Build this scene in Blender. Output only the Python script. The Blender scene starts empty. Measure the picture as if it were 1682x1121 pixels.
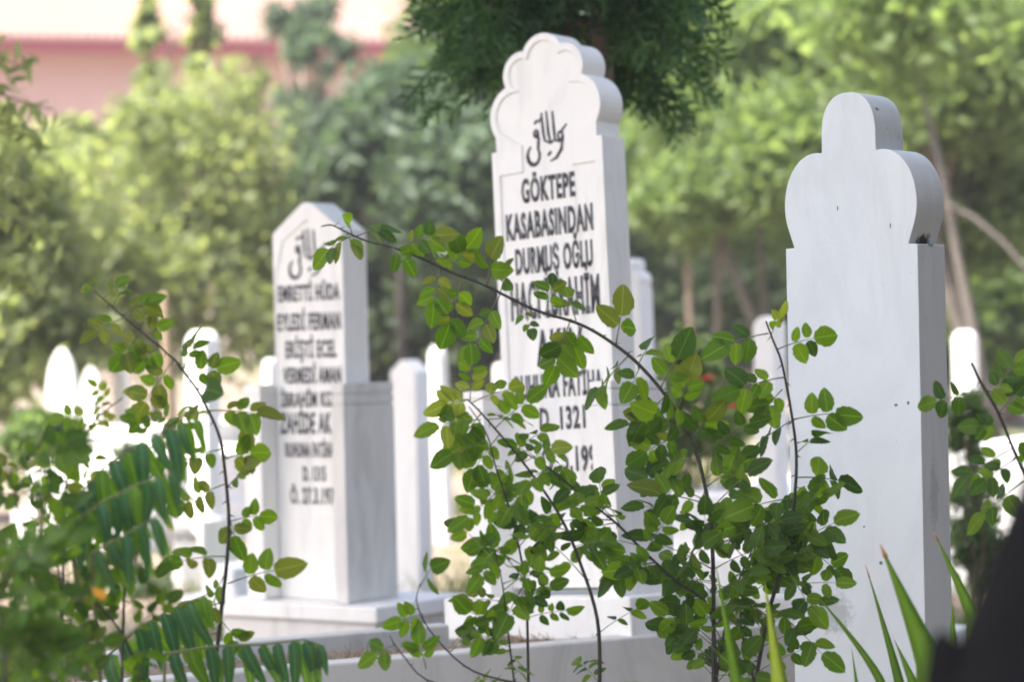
import bpy, bmesh, math, random
import numpy as np
from mathutils import Vector, Matrix, Euler
random.seed(7); rng = np.random.default_rng(7)
R = math.radians
scene = bpy.context.scene
col = scene.collection

# ------------------------------------------------------------------ camera
CAM_H, LENS, FPX = 1.35, 85.0, 1682 * 85.0 / 36.0
cam_d = bpy.data.cameras.new('camera'); cam = bpy.data.objects.new('camera', cam_d); col.objects.link(cam)
cam_d.lens, cam_d.sensor_width = LENS, 36.0
cam_d.clip_start, cam_d.clip_end = 0.05, 600
CM = Matrix.Rotation(R(90 - .58), 3, 'X') @ Matrix.Rotation(-.022, 3, 'Z')
CP = Vector((0, 0, CAM_H))
cam.matrix_world = Matrix.Translation(CP) @ CM.to_4x4()
cam_d.dof.use_dof = True
cam_d.dof.focus_distance = 5.3
cam_d.dof.aperture_fstop = 2.5
cam_d.dof.aperture_blades = 0
scene.camera = cam

# ------------------------------------------------------------------ sky, sun, exposure
SUN_AZ, SUN_EL = R(-118), R(60)          # azimuth from +Y, negative = to the left
world = bpy.data.worlds.new('World'); scene.world = world; world.use_nodes = True
wn = world.node_tree.nodes; wl = world.node_tree.links
sky = wn.new('ShaderNodeTexSky'); sky.sky_type = 'NISHITA'; sky.sun_disc = False
sky.sun_elevation = SUN_EL; sky.sun_rotation = SUN_AZ
sky.air_density = .8; sky.dust_density = 4.5; sky.ozone_density = .6
wl.new(sky.outputs[0], wn['Background'].inputs[0]); wn['Background'].inputs[1].default_value = 0.15
sun_d = bpy.data.lights.new('sun', 'SUN'); sun = bpy.data.objects.new('sun', sun_d); col.objects.link(sun)
sun_d.energy = 5.0; sun_d.angle = R(2); sun_d.color = (1, .95, .86)
sdir = Vector((math.sin(SUN_AZ) * math.cos(SUN_EL), math.cos(SUN_AZ) * math.cos(SUN_EL), math.sin(SUN_EL)))
sun.rotation_euler = sdir.to_track_quat('Z', 'Y').to_euler(); sun.location = (-5, 3, 12)
scene.view_settings.view_transform = 'Standard'; scene.view_settings.look = 'None'
scene.view_settings.exposure = 1.82; scene.view_settings.gamma = 1.0
scene.view_settings.use_curve_mapping = False
scene.cycles.use_denoising = True
scene.cycles.max_bounces = 8; scene.cycles.transmission_bounces = 4
scene.cycles.caustics_reflective = False; scene.cycles.caustics_refractive = False

# ------------------------------------------------------------------ helpers
def ray(px, py): return CM @ Vector(((px - 841) / FPX, -(py - 560.5) / FPX, -1))
def at(px, py, d): return CP + ray(px, py) * d
CAM_R, CAM_U, CAM_B = CM.col[0].copy(), CM.col[1].copy(), CM.col[2].copy()   # right, up, toward the viewer

class MB:
    def __init__(s): s.v, s.f = [], []
    def add(s, vs, fs):
        n = len(s.v); s.v += [tuple(v) for v in vs]; s.f += [tuple(i + n for i in f) for f in fs]; return s
    def box(s, x0, x1, y0, y1, z0, z1):
        return s.add([(x0,y0,z0),(x1,y0,z0),(x1,y1,z0),(x0,y1,z0),(x0,y0,z1),(x1,y0,z1),(x1,y1,z1),(x0,y1,z1)],
                     [(3,2,1,0),(4,5,6,7),(0,1,5,4),(1,2,6,5),(2,3,7,6),(3,0,4,7)])
    def tube(s, pts, rad, n=6, cap=True):
        pts = [Vector(p) for p in pts]; m = len(pts)
        if not isinstance(rad, (list, tuple)): rad = [rad] * m
        ring = []; a = None
        for i, p in enumerate(pts):
            t = (pts[min(i + 1, m - 1)] - pts[max(i - 1, 0)])
            t = t.normalized() if t.length > 1e-9 else Vector((0, 0, 1))
            if a is None: a = t.orthogonal().normalized()
            a = (a - t * a.dot(t)); a = a.normalized() if a.length > 1e-6 else t.orthogonal().normalized()
            b = t.cross(a)
            for k in range(n):
                q = 2 * math.pi * k / n
                ring.append(p + (a * math.cos(q) + b * math.sin(q)) * rad[i])
        fs = [(i*n+k, i*n+(k+1) % n, (i+1)*n+(k+1) % n, (i+1)*n+k) for i in range(m - 1) for k in range(n)]
        if cap: fs += [tuple(range(n - 1, -1, -1)), tuple((m - 1) * n + k for k in range(n))]
        return s.add(ring, fs)
    def mesh(s, name):
        me = bpy.data.meshes.new(name); me.from_pydata(s.v, [], s.f); me.update(); return me
    def build(s, name, mat, parent=None, smooth=False, off=None):
        if off is not None: s.v = [(x - off[0], y - off[1], z - off[2]) for x, y, z in s.v]
        return obj(name, s.mesh(name), mat, parent, smooth)

def obj(name, me, mat, parent=None, smooth=False):
    o = bpy.data.objects.new(name, me); col.objects.link(o)
    if mat is not None and not me.materials: me.materials.append(mat)
    if smooth: me.polygons.foreach_set('use_smooth', [True] * len(me.polygons))
    if parent is not None: o.parent = parent
    return o
def tag(o, label, cat, group=None):
    o['label'] = label; o['category'] = cat
    if group: o['group'] = group
    return o
def thing(name, label, cat, loc=(0, 0, 0), group=None):
    o = bpy.data.objects.new(name, None); col.objects.link(o); o.location = loc; o.empty_display_size = .1
    return tag(o, label, cat, group)
def struct(o): o['kind'] = 'structure'; return o
def bevel(o, w=.003, seg=2):
    m = o.modifiers.new('bevel', 'BEVEL'); m.width = w; m.segments = seg; m.limit_method = 'ANGLE'; m.angle_limit = R(40); return o

def npmesh(name, V, Fc):
    me = bpy.data.meshes.new(name); k = Fc.shape[1]
    me.vertices.add(len(V)); me.vertices.foreach_set('co', np.ascontiguousarray(V, dtype=np.float32).ravel())
    me.loops.add(Fc.size); me.loops.foreach_set('vertex_index', np.ascontiguousarray(Fc, dtype=np.int32).ravel())
    me.polygons.add(len(Fc)); me.polygons.foreach_set('loop_start', np.arange(0, Fc.size, k, dtype=np.int32))
    me.polygons.foreach_set('loop_total', np.full(len(Fc), k, dtype=np.int32))
    me.update(calc_edges=True); return me
def unit(a): return a / np.maximum(np.linalg.norm(a, axis=1, keepdims=True), 1e-9)
def leaf_cloud(P, L, W, up=.5, droop=0.0, spread=1.0):
    """P (n,3) leaf positions; each leaf is one folded 4-vertex blade of length L, width W (arrays or floats)"""
    n = len(P); L = np.broadcast_to(L, (n,))[:, None]; W = np.broadcast_to(W, (n,))[:, None]
    d = rng.normal(size=(n, 3)) * spread; d[:, 2] -= droop; d = unit(d)
    nr = rng.normal(size=(n, 3)); nr[:, 2] += up * 2; nr = unit(nr)
    s = unit(np.cross(d, nr)); nr = np.cross(s, d)
    a = P - d * L * .5; b = P + d * L * .5
    l = P - d * L * .06 + s * W * .5 + nr * W * .12; r = P - d * L * .06 - s * W * .5 + nr * W * .12
    V = np.stack([a, r, b, l], 1).reshape(-1, 3); Fc = np.arange(4 * n).reshape(n, 4)
    return V, Fc

# ------------------------------------------------------------------ materials
def new_mat(name):
    m = bpy.data.materials.new(name); m.use_nodes = True
    nt = m.node_tree; b = nt.nodes['Principled BSDF']; return m, nt, b
def N(nt, t, **kw):
    n = nt.nodes.new(t)
    for k, v in kw.items(): setattr(n, k, v)
    return n
def ramp(nt, fac, stops):
    r = N(nt, 'ShaderNodeValToRGB'); e = r.color_ramp.elements
    while len(e) < len(stops): e.new(.5)
    for i, (p, c) in enumerate(stops): e[i].position = p; e[i].color = (*c, 1) if len(c) == 3 else c
    if fac is not None: nt.links.new(fac, r.inputs[0])
    return r.outputs[0]
def noise(nt, scale, detail=4, rough=.55, vec=None, dist=0):
    n = N(nt, 'ShaderNodeTexNoise'); n.inputs['Scale'].default_value = scale; n.inputs['Detail'].default_value = detail
    n.inputs['Roughness'].default_value = rough; n.inputs['Distortion'].default_value = dist
    if vec is not None: nt.links.new(vec, n.inputs['Vector'])
    return n.outputs['Fac']
def coords(nt, scale=(1, 1, 1), which='Object'):
    t = N(nt, 'ShaderNodeTexCoord'); m = N(nt, 'ShaderNodeMapping'); m.inputs['Scale'].default_value = scale
    nt.links.new(t.outputs[which], m.inputs[0]); return m.outputs[0]
def mixc(nt, fac, a, b, mode='MIX'):
    m = N(nt, 'ShaderNodeMix', data_type='RGBA', blend_type=mode)
    for sock, v in ((m.inputs[0], fac), (m.inputs[6], a), (m.inputs[7], b)):
        if hasattr(v, 'links'): nt.links.new(v, sock)
        elif isinstance(v, (int, float)): sock.default_value = v
        else: sock.default_value = (*v, 1)
    return m.outputs[2]
def bump(nt, b, h, strength=.2, dist=.01):
    n = N(nt, 'ShaderNodeBump'); n.inputs['Strength'].default_value = strength; n.inputs['Distance'].default_value = dist
    nt.links.new(h, n.inputs['Height']); nt.links.new(n.outputs[0], b.inputs['Normal'])

def marble(name, base, vein, specks=0.0, stains=0.0, mould=None, rough=.55):
    m, nt, b = new_mat(name)
    v = coords(nt); vs = coords(nt, (1.0, 1.0, .4))
    c = mixc(nt, ramp(nt, noise(nt, 5, 7, .62, vs, 1.4), [(.45, (0, 0, 0)), (.68, (1, 1, 1))]), base, vein)
    c = mixc(nt, ramp(nt, noise(nt, 3.5, 5, .6, v), [(.35, (.82,) * 3), (.7, (1, 1, 1))]), tuple(x * .93 for x in base), c)
    if stains:      # weather streaks running down
        st = ramp(nt, noise(nt, 11, 6, .7, coords(nt, (1.3, 1.3, .16)), .8), [(.55, (0, 0, 0)), (.8, (stains,) * 3)])
        c = mixc(nt, st, c, (.36, .35, .32))
    if specks:
        vo = N(nt, 'ShaderNodeTexVoronoi'); vo.inputs['Scale'].default_value = 26; nt.links.new(v, vo.inputs['Vector'])
        dot = ramp(nt, vo.outputs['Distance'], [(0.0, (1, 1, 1)), (.07, (1, 1, 1)), (.10, (0, 0, 0))])
        pick = ramp(nt, noise(nt, 5.1, 2, .5, v), [(.62, (0, 0, 0)), (.66, (1, 1, 1))])
        mm = N(nt, 'ShaderNodeMath', operation='MULTIPLY'); nt.links.new(dot, mm.inputs[0]); nt.links.new(pick, mm.inputs[1])
        m2 = N(nt, 'ShaderNodeMath', operation='MULTIPLY'); nt.links.new(mm.outputs[0], m2.inputs[0]); m2.inputs[1].default_value = specks
        c = mixc(nt, m2.outputs[0], c, (.05, .05, .05))
        fine = ramp(nt, noise(nt, 160, 2, .5, v), [(.70, (0, 0, 0)), (.76, (.5,) * 3)])
        c = mixc(nt, fine, c, (.25, .24, .23))
    if mould:       # lichen patches: centre (object space), half sizes
        for ce, si, amt in mould:
            mp = N(nt, 'ShaderNodeMapping'); t = N(nt, 'ShaderNodeTexCoord'); nt.links.new(t.outputs['Object'], mp.inputs[0])
            mp.vector_type = 'TEXTURE'; mp.inputs['Location'].default_value = ce; mp.inputs['Scale'].default_value = si
            ln = N(nt, 'ShaderNodeVectorMath', operation='LENGTH'); nt.links.new(mp.outputs[0], ln.inputs[0])
            ad = N(nt, 'ShaderNodeMath', operation='MULTIPLY_ADD'); nt.links.new(noise(nt, 70, 4, .6, v), ad.inputs[0])
            ad.inputs[1].default_value = .9; nt.links.new(ln.outputs[1], ad.inputs[2])
            c = mixc(nt, ramp(nt, ad.outputs[0], [(.72, (amt,) * 3), (.99, (0, 0, 0))]), c, (.025, .024, .022))
    nt.links.new(c, b.inputs['Base Color']); b.inputs['Roughness'].default_value = rough
    b.inputs['Specular IOR Level'].default_value = .35
    bump(nt, b, noise(nt, 60, 5, .6, v), .12, .004)
    return m

def leaf_mat(name, c0, c1, trans=.45, tcol=None, rough=.45, island=False, veins=0.0, dark=.75, spec=.22):
    m, nt, b = new_mat(name)
    if island:
        g = N(nt, 'ShaderNodeNewGeometry'); rnd = g.outputs['Random Per Island']
    else:
        g = N(nt, 'ShaderNodeObjectInfo'); rnd = g.outputs['Random']
    c = mixc(nt, rnd, c0, c1)
    c = mixc(nt, ramp(nt, noise(nt, 30 if not island else 1.2, 3, .6, coords(nt)), [(.35, (dark,) * 3), (.65, (1, 1, 1))]), (0, 0, 0), c) if dark < 1 else c
    if veins:
        sx = N(nt, 'ShaderNodeSeparateXYZ'); nt.links.new(coords(nt), sx.inputs[0])
        ab = N(nt, 'ShaderNodeMath', operation='ABSOLUTE'); nt.links.new(sx.outputs[0], ab.inputs[0])
        c = mixc(nt, ramp(nt, ab.outputs[0], [(0, (.55,) * 3), (.022, (0, 0, 0))]), c, tuple(min(1, x * 1.9) for x in c1))
        bl = N(nt, 'ShaderNodeVectorMath', operation='ADD'); nt.links.new(coords(nt), bl.inputs[0])
        oi = N(nt, 'ShaderNodeObjectInfo'); mr = N(nt, 'ShaderNodeMath', operation='MULTIPLY'); mr.inputs[1].default_value = 57.0
        nt.links.new(oi.outputs['Random'], mr.inputs[0]); nt.links.new(mr.outputs[0], bl.inputs[1])
        c = mixc(nt, ramp(nt, noise(nt, 3.2, 3, .6, bl.outputs[0]), [(.64, (0, 0, 0)), (.72, (.55,) * 3)]), c, (c1[0] * 1.25, c1[1] * .85, c1[2]))
        w = N(nt, 'ShaderNodeTexWave', wave_type='BANDS', bands_direction='DIAGONAL'); w.inputs['Scale'].default_value = 2.6
        w.inputs['Distortion'].default_value = 1.0; nt.links.new(coords(nt, (1.6, 1, 0)), w.inputs['Vector'])
        bump(nt, b, w.outputs['Fac'], veins, .03)
    nt.links.new(c, b.inputs['Base Color']); b.inputs['Roughness'].default_value = rough
    b.inputs['Specular IOR Level'].default_value = spec
    t = N(nt, 'ShaderNodeBsdfTranslucent')
    tc = mixc(nt, 1.0, c, tcol or (1.5, 1.5, .5), 'MULTIPLY'); nt.links.new(tc, t.inputs[0])
    ms = N(nt, 'ShaderNodeMixShader'); ms.inputs[0].default_value = trans
    nt.links.new(b.outputs[0], ms.inputs[1]); nt.links.new(t.outputs[0], ms.inputs[2])
    nt.links.new(ms.outputs[0], nt.nodes['Material Output'].inputs[0])
    return m
def plain(name, c, rough=.7, var=.25, scale=8, bmp=.2, stretch=(1, 1, 1)):
    m, nt, b = new_mat(name); v = coords(nt, stretch); nz = noise(nt, scale, 5, .6, v)
    nt.links.new(mixc(nt, nz, tuple(x * (1 - var) for x in c), tuple(min(1, x * (1 + var)) for x in c)), b.inputs['Base Color'])
    b.inputs['Roughness'].default_value = rough
    if bmp: bump(nt, b, noise(nt, scale * 4, 5, .6, v), bmp, .02)
    return m

M = {}
M['white_marble'] = marble('white_marble', (.80, .785, .745), (.68, .67, .645), stains=.42)
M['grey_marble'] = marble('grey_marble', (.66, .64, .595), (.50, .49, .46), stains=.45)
M['far_marble'] = marble('far_marble', (.80, .79, .77), (.68, .68, .68), stains=.25)
m_, nt_, b_ = new_mat('letter_paint'); v_ = coords(nt_)
nt_.links.new(mixc(nt_, ramp(nt_, noise(nt_, 45, 5, .65, v_), [(.50, (0, 0, 0)), (.72, (.8, .8, .8))]), (.030, .032, .042), (.30, .30, .31)), b_.inputs['Base Color']); b_.inputs['Roughness'].default_value = .7
M['letter'] = m_
M['kerb'] = marble('kerb_marble', (.55, .54, .51), (.42, .42, .40), stains=.5)
M['soil'] = plain('soil', (.24, .185, .14), .95, .35, 14, .6)
M['bark'] = plain('bark', (.20, .15, .115), .9, .35, 10, .6, (1, 1, .25))
M['pale_bark'] = plain('pale_bark', (.125, .108, .092), .9, .3, 10, .5, (1, 1, .25))
M['deep_bark'] = plain('deep_bark', (.06, .05, .045), .9, .35, 10, .5, (1, 1, .25))
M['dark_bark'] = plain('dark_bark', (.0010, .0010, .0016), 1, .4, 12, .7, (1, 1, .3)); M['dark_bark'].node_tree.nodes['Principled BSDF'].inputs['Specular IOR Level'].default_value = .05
M['cane'] = plain('rose_cane', (.016, .017, .010), .55, .5, 40, .3)
M['young_cane'] = plain('young_cane', (.10, .12, .045), .55, .4, 40, .2)
M['wood'] = plain('stake_wood', (.22, .165, .105), .8, .2, 9, .2, (1, 1, .2))
M['rose_leaf'] = leaf_mat('rose_leaf', (.062, .135, .012), (.135, .225, .018), .58, (2.2, 2.3, .4), .5, veins=.10)
M['rose_dark'] = leaf_mat('rose_leaf_dark', (.026, .070, .010), (.070, .140, .016), .50, (1.9, 2.0, .4), .5, veins=.10)  # dark leaf tone; also holds the shade low in the bushes
M['rose_young'] = leaf_mat('rose_leaf_young', (.20, .27, .04), (.26, .31, .05), .58, (1.7, 1.7, .6), .45, veins=.10)
M['rose_olive'] = leaf_mat('rose_leaf_olive', (.10, .145, .025), (.17, .21, .035), .58, (1.9, 1.85, .5), .45, veins=.10)
M['ail_leaf'] = leaf_mat('ailanthus_leaf', (.035, .105, .045), (.055, .14, .05), .35, (1.5, 1.9, .5), .34, veins=.12)
M['ail_light'] = leaf_mat('ailanthus_leaf_light', (.10, .21, .03), (.14, .26, .035), .6, (1.9, 2.0, .4), .42, veins=.12)
M['yellow_leaf'] = leaf_mat('yellow_leaf', (.55, .27, .02), (.6, .3, .03), .3, (1.3, 1.1, .5), .5)
M['iris'] = leaf_mat('iris_blade', (.14, .25, .03), (.18, .30, .035), .55, (2.0, 2.0, .5), .4, dark=1)
M['iris_light'] = leaf_mat('iris_blade_light', (.32, .42, .05), (.36, .45, .06), .45, (1.6, 1.6, .5), .4, dark=1)
M['dry_tip'] = plain('dry_tip', (.35, .16, .05), .8, .3, 30, 0)
M['thuja'] = leaf_mat('conifer_spray', (.026, .080, .030), (.10, .19, .065), .35, (1.4, 1.7, .6), .6, island=True, dark=.6)
M['dead_spray'] = leaf_mat('conifer_dead_spray', (.16, .07, .045), (.24, .11, .07), .2, (1.2, 1, .8), .8, island=True)
M['t_yellow'] = leaf_mat('tree_leaf_yellow', (.22, .27, .135), (.29, .325, .175), .6, (1.5, 1.5, .8), .5, island=True, dark=.8)
M['t_mid'] = leaf_mat('tree_leaf_mid', (.10, .165, .065), (.17, .24, .10), .55, (1.5, 1.5, .8), .5, island=True, dark=.75)
M['t_light'] = leaf_mat('tree_leaf_light', (.15, .22, .095), (.225, .295, .14), .58, (1.5, 1.5, .8), .5, island=True, dark=.8)
M['t_blue'] = leaf_mat('tree_leaf_bluegreen', (.085, .13, .08), (.14, .19, .13), .35, (1.4, 1.5, .9), .5, island=True, dark=.75)
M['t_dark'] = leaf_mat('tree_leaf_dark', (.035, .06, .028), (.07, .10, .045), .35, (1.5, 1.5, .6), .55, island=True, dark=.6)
M['grass'] = leaf_mat('grass', (.09, .15, .03), (.15, .20, .05), .4, (1.5, 1.5, .5), .6, island=True, dark=.8)
M['dry_grass'] = leaf_mat('dry_grass', (.20, .15, .09), (.32, .25, .16), .3, (1.2, 1.1, .8), .8, island=True, dark=.8)
M['sedum'] = leaf_mat('sedum_leaf', (.30, .33, .05), (.42, .36, .06), .5, (1.3, 1.3, .5), .6, island=True, dark=.8)
M['petal'] = leaf_mat('red_petal', (.55, .02, .03), (.65, .04, .05), .35, (1.2, .8, .8), .5)
M['pink_wall'] = plain('pink_render', (.60, .37, .32), .9, .08, .6, .1)
M['roof'] = plain('roof_tile', (.25, .145, .125), .85, .18, 2.2, .2)
M['fascia'] = plain('red_fascia', (.18, .008, .014), .6, .15, 3, 0)

# ------------------------------------------------------------------ ground
def ground_mat():
    m, nt, b = new_mat('ground'); v = coords(nt)
    c = mixc(nt, noise(nt, 1.4, 6, .6, v), (.17, .125, .10), (.26, .20, .165))
    g = ramp(nt, noise(nt, .55, 5, .65, v), [(.5, (0, 0, 0)), (.62, (1, 1, 1))])
    c = mixc(nt, g, c, (.085, .11, .04))
    nt.links.new(c, b.inputs['Base Color']); b.inputs['Roughness'].default_value = .95
    bump(nt, b, noise(nt, 20, 6, .65, v), .6, .05); return m
g = MB(); NX, NY = 60, 70
xs = [-150 + 300 * i / NX for i in range(NX + 1)]; ys = [-20 + 320 * (j / NY) ** 1.6 for j in range(NY + 1)]
def gz(x, y):
    h = 0 if y < 18 else .045 * (min(y, 60) - 18) + max(0, y - 60) * .12
    return h + (.06 * math.sin(x * .7 + y * .4) if y > 12 else 0)
g.add([(x, y, gz(x, y)) for y in ys for x in xs], [(j*(NX+1)+i, j*(NX+1)+i+1, (j+1)*(NX+1)+i+1, (j+1)*(NX+1)+i) for j in range(NY) for i in range(NX)])
struct(g.build('ground', ground_mat(), smooth=True))

# ------------------------------------------------------------------ gravestones
def place(o, org, th, ph=0, ps=0):
    o.location = org
    o.rotation_euler = (Matrix.Rotation(-th, 3, 'Z') @ Matrix.Rotation(-ph, 3, 'Y') @ Matrix.Rotation(-ps, 3, 'X')).to_euler()
def circ_isect(a, b, upper=True):
    (x0, y0, r0), (x1, y1, r1) = a, b
    dx, dy = x1 - x0, y1 - y0; d = math.hypot(dx, dy)
    k = (r0*r0 - r1*r1 + d*d) / (2*d); h = math.sqrt(max(r0*r0 - k*k, 0))
    p = (x0 + k*dx/d, y0 + k*dy/d)
    return (p[0] - h*dy/d, p[1] + h*dx/d), (p[0] + h*dy/d, p[1] - h*dx/d)
def lobed(right, start, n=9):
    """right half outline: circles (cx,cy,r) from the lowest lobe up to the top one (cx=0); start = neck point on the first circle.
    Returns points from the neck up to the apex."""
    pts = []; cur = start
    for i, c in enumerate(right):
        a0 = math.atan2(cur[1] - c[1], cur[0] - c[0])
        if i + 1 < len(right):
            q = max(circ_isect(c, right[i + 1]), key=lambda p: p[0] + .6 * p[1]); a1 = math.atan2(q[1] - c[1], q[0] - c[0])
        else: q = (0, c[1] + c[2]); a1 = math.pi / 2
        for k in range(n + (i > 0) * 0):
            a = a0 + (a1 - a0) * (k + (i > 0 and k == 0) * .02) / (n - 1 if i == len(right) - 1 else n)
            pts.append((c[0] + c[2] * math.cos(a), c[1] + c[2] * math.sin(a)))
        cur = q
    return pts
def mirror(half):        # half: from bottom right up to apex -> closed loop, counter-clockwise seen from the front
    left = [(-x, z) for x, z in reversed(half)]
    if abs(half[-1][0]) < 1e-6: left = left[1:]
    return half + left
def slab_mesh(name, outer, inner, depth, rec=.007):
    mb = MB(); n = len(outer)
    vo = [(x, 0, z) for x, z in outer]; vb = [(x, depth, z) for x, z in outer]
    fs = [(i, n + i, n + (i + 1) % n, (i + 1) % n) for i in range(n)] + [tuple(range(2*n - 1, n - 1, -1))]
    if inner is None:
        mb.add(vo + vb, fs + [tuple(range(n))])
    else:
        vi = [(x, 0, z) for x, z in inner]; vr = [(x, rec, z) for x, z in inner]
        fs += [(i, (i + 1) % n, 2*n + (i + 1) % n, 2*n + i) for i in range(n)]
        fs += [(2*n + i, 2*n + (i + 1) % n, 3*n + (i + 1) % n, 3*n + i) for i in range(n)]
        mb.add(vo + vb + vi + vr, fs + [tuple(3*n + i for i in range(n))])
    return mb.mesh(name)
def text_part(parent, body, cx, cz, w, h, y=-.0015, bold=.012, mat='letter'):
    cu = bpy.data.curves.new('inscription', 'FONT'); cu.body = body; cu.size = 1; cu.extrude = .0; cu.offset = bold
    cu.resolution_u = 3; cu.space_character = 1.12
    t = bpy.data.objects.new('tmp', cu); col.objects.link(t)
    me = bpy.data.meshes.new_from_object(t); bpy.data.objects.remove(t); bpy.data.curves.remove(cu)
    n = len(me.vertices); co = np.empty(n * 3, np.float32); me.vertices.foreach_get('co', co); co = co.reshape(-1, 3)
    x0, x1 = co[:, 0].min(), co[:, 0].max()
    out = np.zeros_like(co); out[:, 0] = cx + ((co[:, 0] - x0) / (x1 - x0) - .5) * w
    out[:, 2] = cz + (co[:, 1] / .73 - .5) * h; out[:, 1] = y
    me.vertices.foreach_set('co', out.ravel()); me.update(); me.name = 'inscription'; me.materials.clear()
    o = obj('inscription', me, M[mat], parent)
    so = o.modifiers.new('depth', 'SOLIDIFY'); so.thickness = .0016; so.offset = 0
    return o
def calligraphy(parent, cx, cz, s, y=-.0015):
    """brush strokes of a short Arabic line, unit box scaled by s"""
    mb = MB()
    def stroke(pts, w):
        for i in range(len(pts) - 1):
            (x0, z0), (x1, z1) = pts[i], pts[i + 1]; dx, dz = x1 - x0, z1 - z0; l = math.hypot(dx, dz) or 1
            wx, wz = -dz / l, dx / l; ex, ez = dx / l * .02, dz / l * .02
            w0 = .68 * (w[i] if isinstance(w, list) else w); w1 = .68 * (w[i + 1] if isinstance(w, list) else w)
            q = [(x0-ex+wx*w0, z0-ez+wz*w0), (x0-ex-wx*w0, z0-ez-wz*w0), (x1+ex-wx*w1, z1+ez-wz*w1), (x1+ex+wx*w1, z1+ez+wz*w1)]
            v = [(cx + a*s, y + k, cz + b*s) for k in (0, .0012) for a, b in q]
            mb.add(v, [(0,1,2,3), (4,7,6,5), (0,4,5,1), (1,5,6,2), (2,6,7,3), (3,7,4,0)])
    def arc(c, r, a0, a1, n=9): return [(c[0] + r[0]*math.cos(R(a0+(a1-a0)*i/n)), c[1] + r[1]*math.sin(R(a0+(a1-a0)*i/n))) for i in range(n + 1)]
    stroke(arc((-.30, -.30), (.14, .17), 120, 400), [.03,.04,.05,.055,.055,.05,.045,.04,.04,.035])        # final bowl
    stroke([(-.19, -.19), (-.17, -.02), (-.20, .08)], .045); stroke(arc((-.22, .08), (.05, .06), 0, 330), .03)
    stroke([(-.24, .27), (-.20, .31)], .035); stroke([(-.15, .29), (-.11, .33)], .035)                     # dots
    stroke([(-.08, .42), (-.06, .1), (-.03, -.06)], [.03, .045, .03]); stroke([(-.03, -.06), (.08, -.12)], .03)
    stroke([(.03, .44), (.06, .05), (.10, -.12)], [.03, .045, .03]); stroke([(.17, .42), (.19, .1), (.20, -.08)], [.03, .045, .03])
    stroke([(.10, -.12), (.20, -.08), (.30, -.12)], .032)
    stroke(arc((.33, -.02), (.055, .07), 0, 350), .03)
    stroke([(.38, -.04), (.34, -.26), (.22, -.40), (.10, -.44)], [.045, .05, .04, .02]); stroke([(.38, .08), (.47, .16)], [.04, .02])
    stroke([(.04, -.33), (.09, -.29)], .04)
    return mb.build('inscription', M['letter'], parent)
def grooved_block(name, parent, x0, x1, y0, y1, z0, z1, mat, grooves=(), g=.006, gh=.007):
    """a block whose faces are cut by shallow horizontal grooves"""
    prof = [(z0, 0)]
    for gz_ in sorted(grooves): prof += [(gz_ - gh/2, 0), (gz_ - gh/2 + .0015, g), (gz_ + gh/2 - .0015, g), (gz_ + gh/2, 0)]
    prof += [(z1, 0)]
    mb = MB(); vs = []
    for z, i in prof: vs += [(x0 + i, y0 + i, z), (x1 - i, y0 + i, z), (x1 - i, y1 - i, z), (x0 + i, y1 - i, z)]
    k = len(prof)
    mb.add(vs, [(4*i + a, 4*i + (a + 1) % 4, 4*i + 4 + (a + 1) % 4, 4*i + 4 + a) for i in range(k - 1) for a in range(4)] + [(3,2,1,0), tuple(4*(k-1) + a for a in range(4))])
    return bevel(mb.build(name, mat, parent), .003)
def child_box(name, parent, dims, mat, bw=.004): return bevel(MB().box(*dims).build(name, mat, parent), bw)

# --- right stone: plain, three lobes (seen from behind), local z = 0 at the ground
def base_on(org, z):     # slide an origin on the stone's axis down to height z
    return Vector((org[0], org[1], z))
o_r = at(1400, 560, 5.45); zr = o_r.z          # face reference point
M['shaded_marble'] = marble('shaded_marble', (.57, .61, .635), (.50, .54, .565), specks=.8, stains=.18, rough=.6,  # base colour carries this stone's deeper shade and bluish sky tint
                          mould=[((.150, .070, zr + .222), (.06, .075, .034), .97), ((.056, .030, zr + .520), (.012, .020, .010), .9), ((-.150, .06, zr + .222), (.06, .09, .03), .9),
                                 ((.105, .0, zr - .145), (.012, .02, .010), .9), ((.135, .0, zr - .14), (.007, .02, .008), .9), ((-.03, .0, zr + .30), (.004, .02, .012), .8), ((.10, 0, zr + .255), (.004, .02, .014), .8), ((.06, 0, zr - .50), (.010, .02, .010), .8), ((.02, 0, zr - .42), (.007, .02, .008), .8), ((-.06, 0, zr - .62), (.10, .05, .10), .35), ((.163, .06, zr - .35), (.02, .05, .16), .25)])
def crom(pts, k=4):
    out = []; n = len(pts)
    for i in range(n - 1):
        p0, p1, p2, p3 = [Vector(pts[j]) for j in (max(i-1, 0), i, i+1, min(i+2, n-1))]
        for q in range(k):
            t = q / k; v = .5 * ((2*p1) + (p2-p0)*t + (2*p0-5*p1+4*p2-p3)*t*t + (3*p1-p0-3*p2+p3)*t**3); out.append((v.x, v.y))
    return out + [pts[-1]]
half = [(.165, -zr), (.165, .213)] + crom([(.143, .2135), (.151, .238), (.161, .270), (.1655, .307), (.161, .347), (.148, .382), (.128, .409), (.104, .424), (.082, .428), (.069, .426)])
half += crom([(.068, .429), (.0675, .455), (.067, .482), (.062, .511), (.051, .535), (.034, .552), (.014, .5595), (0, .560)])
half = [(x, z + zr) for x, z in half]
tr = thing('gravestone', 'blank white marble headstone with three round lobes, nearest on the right', 'gravestone')
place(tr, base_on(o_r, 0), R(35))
bevel(obj('slab', slab_mesh('slab', mirror(half), None, .142), M['shaded_marble'], tr), .0025)

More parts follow.
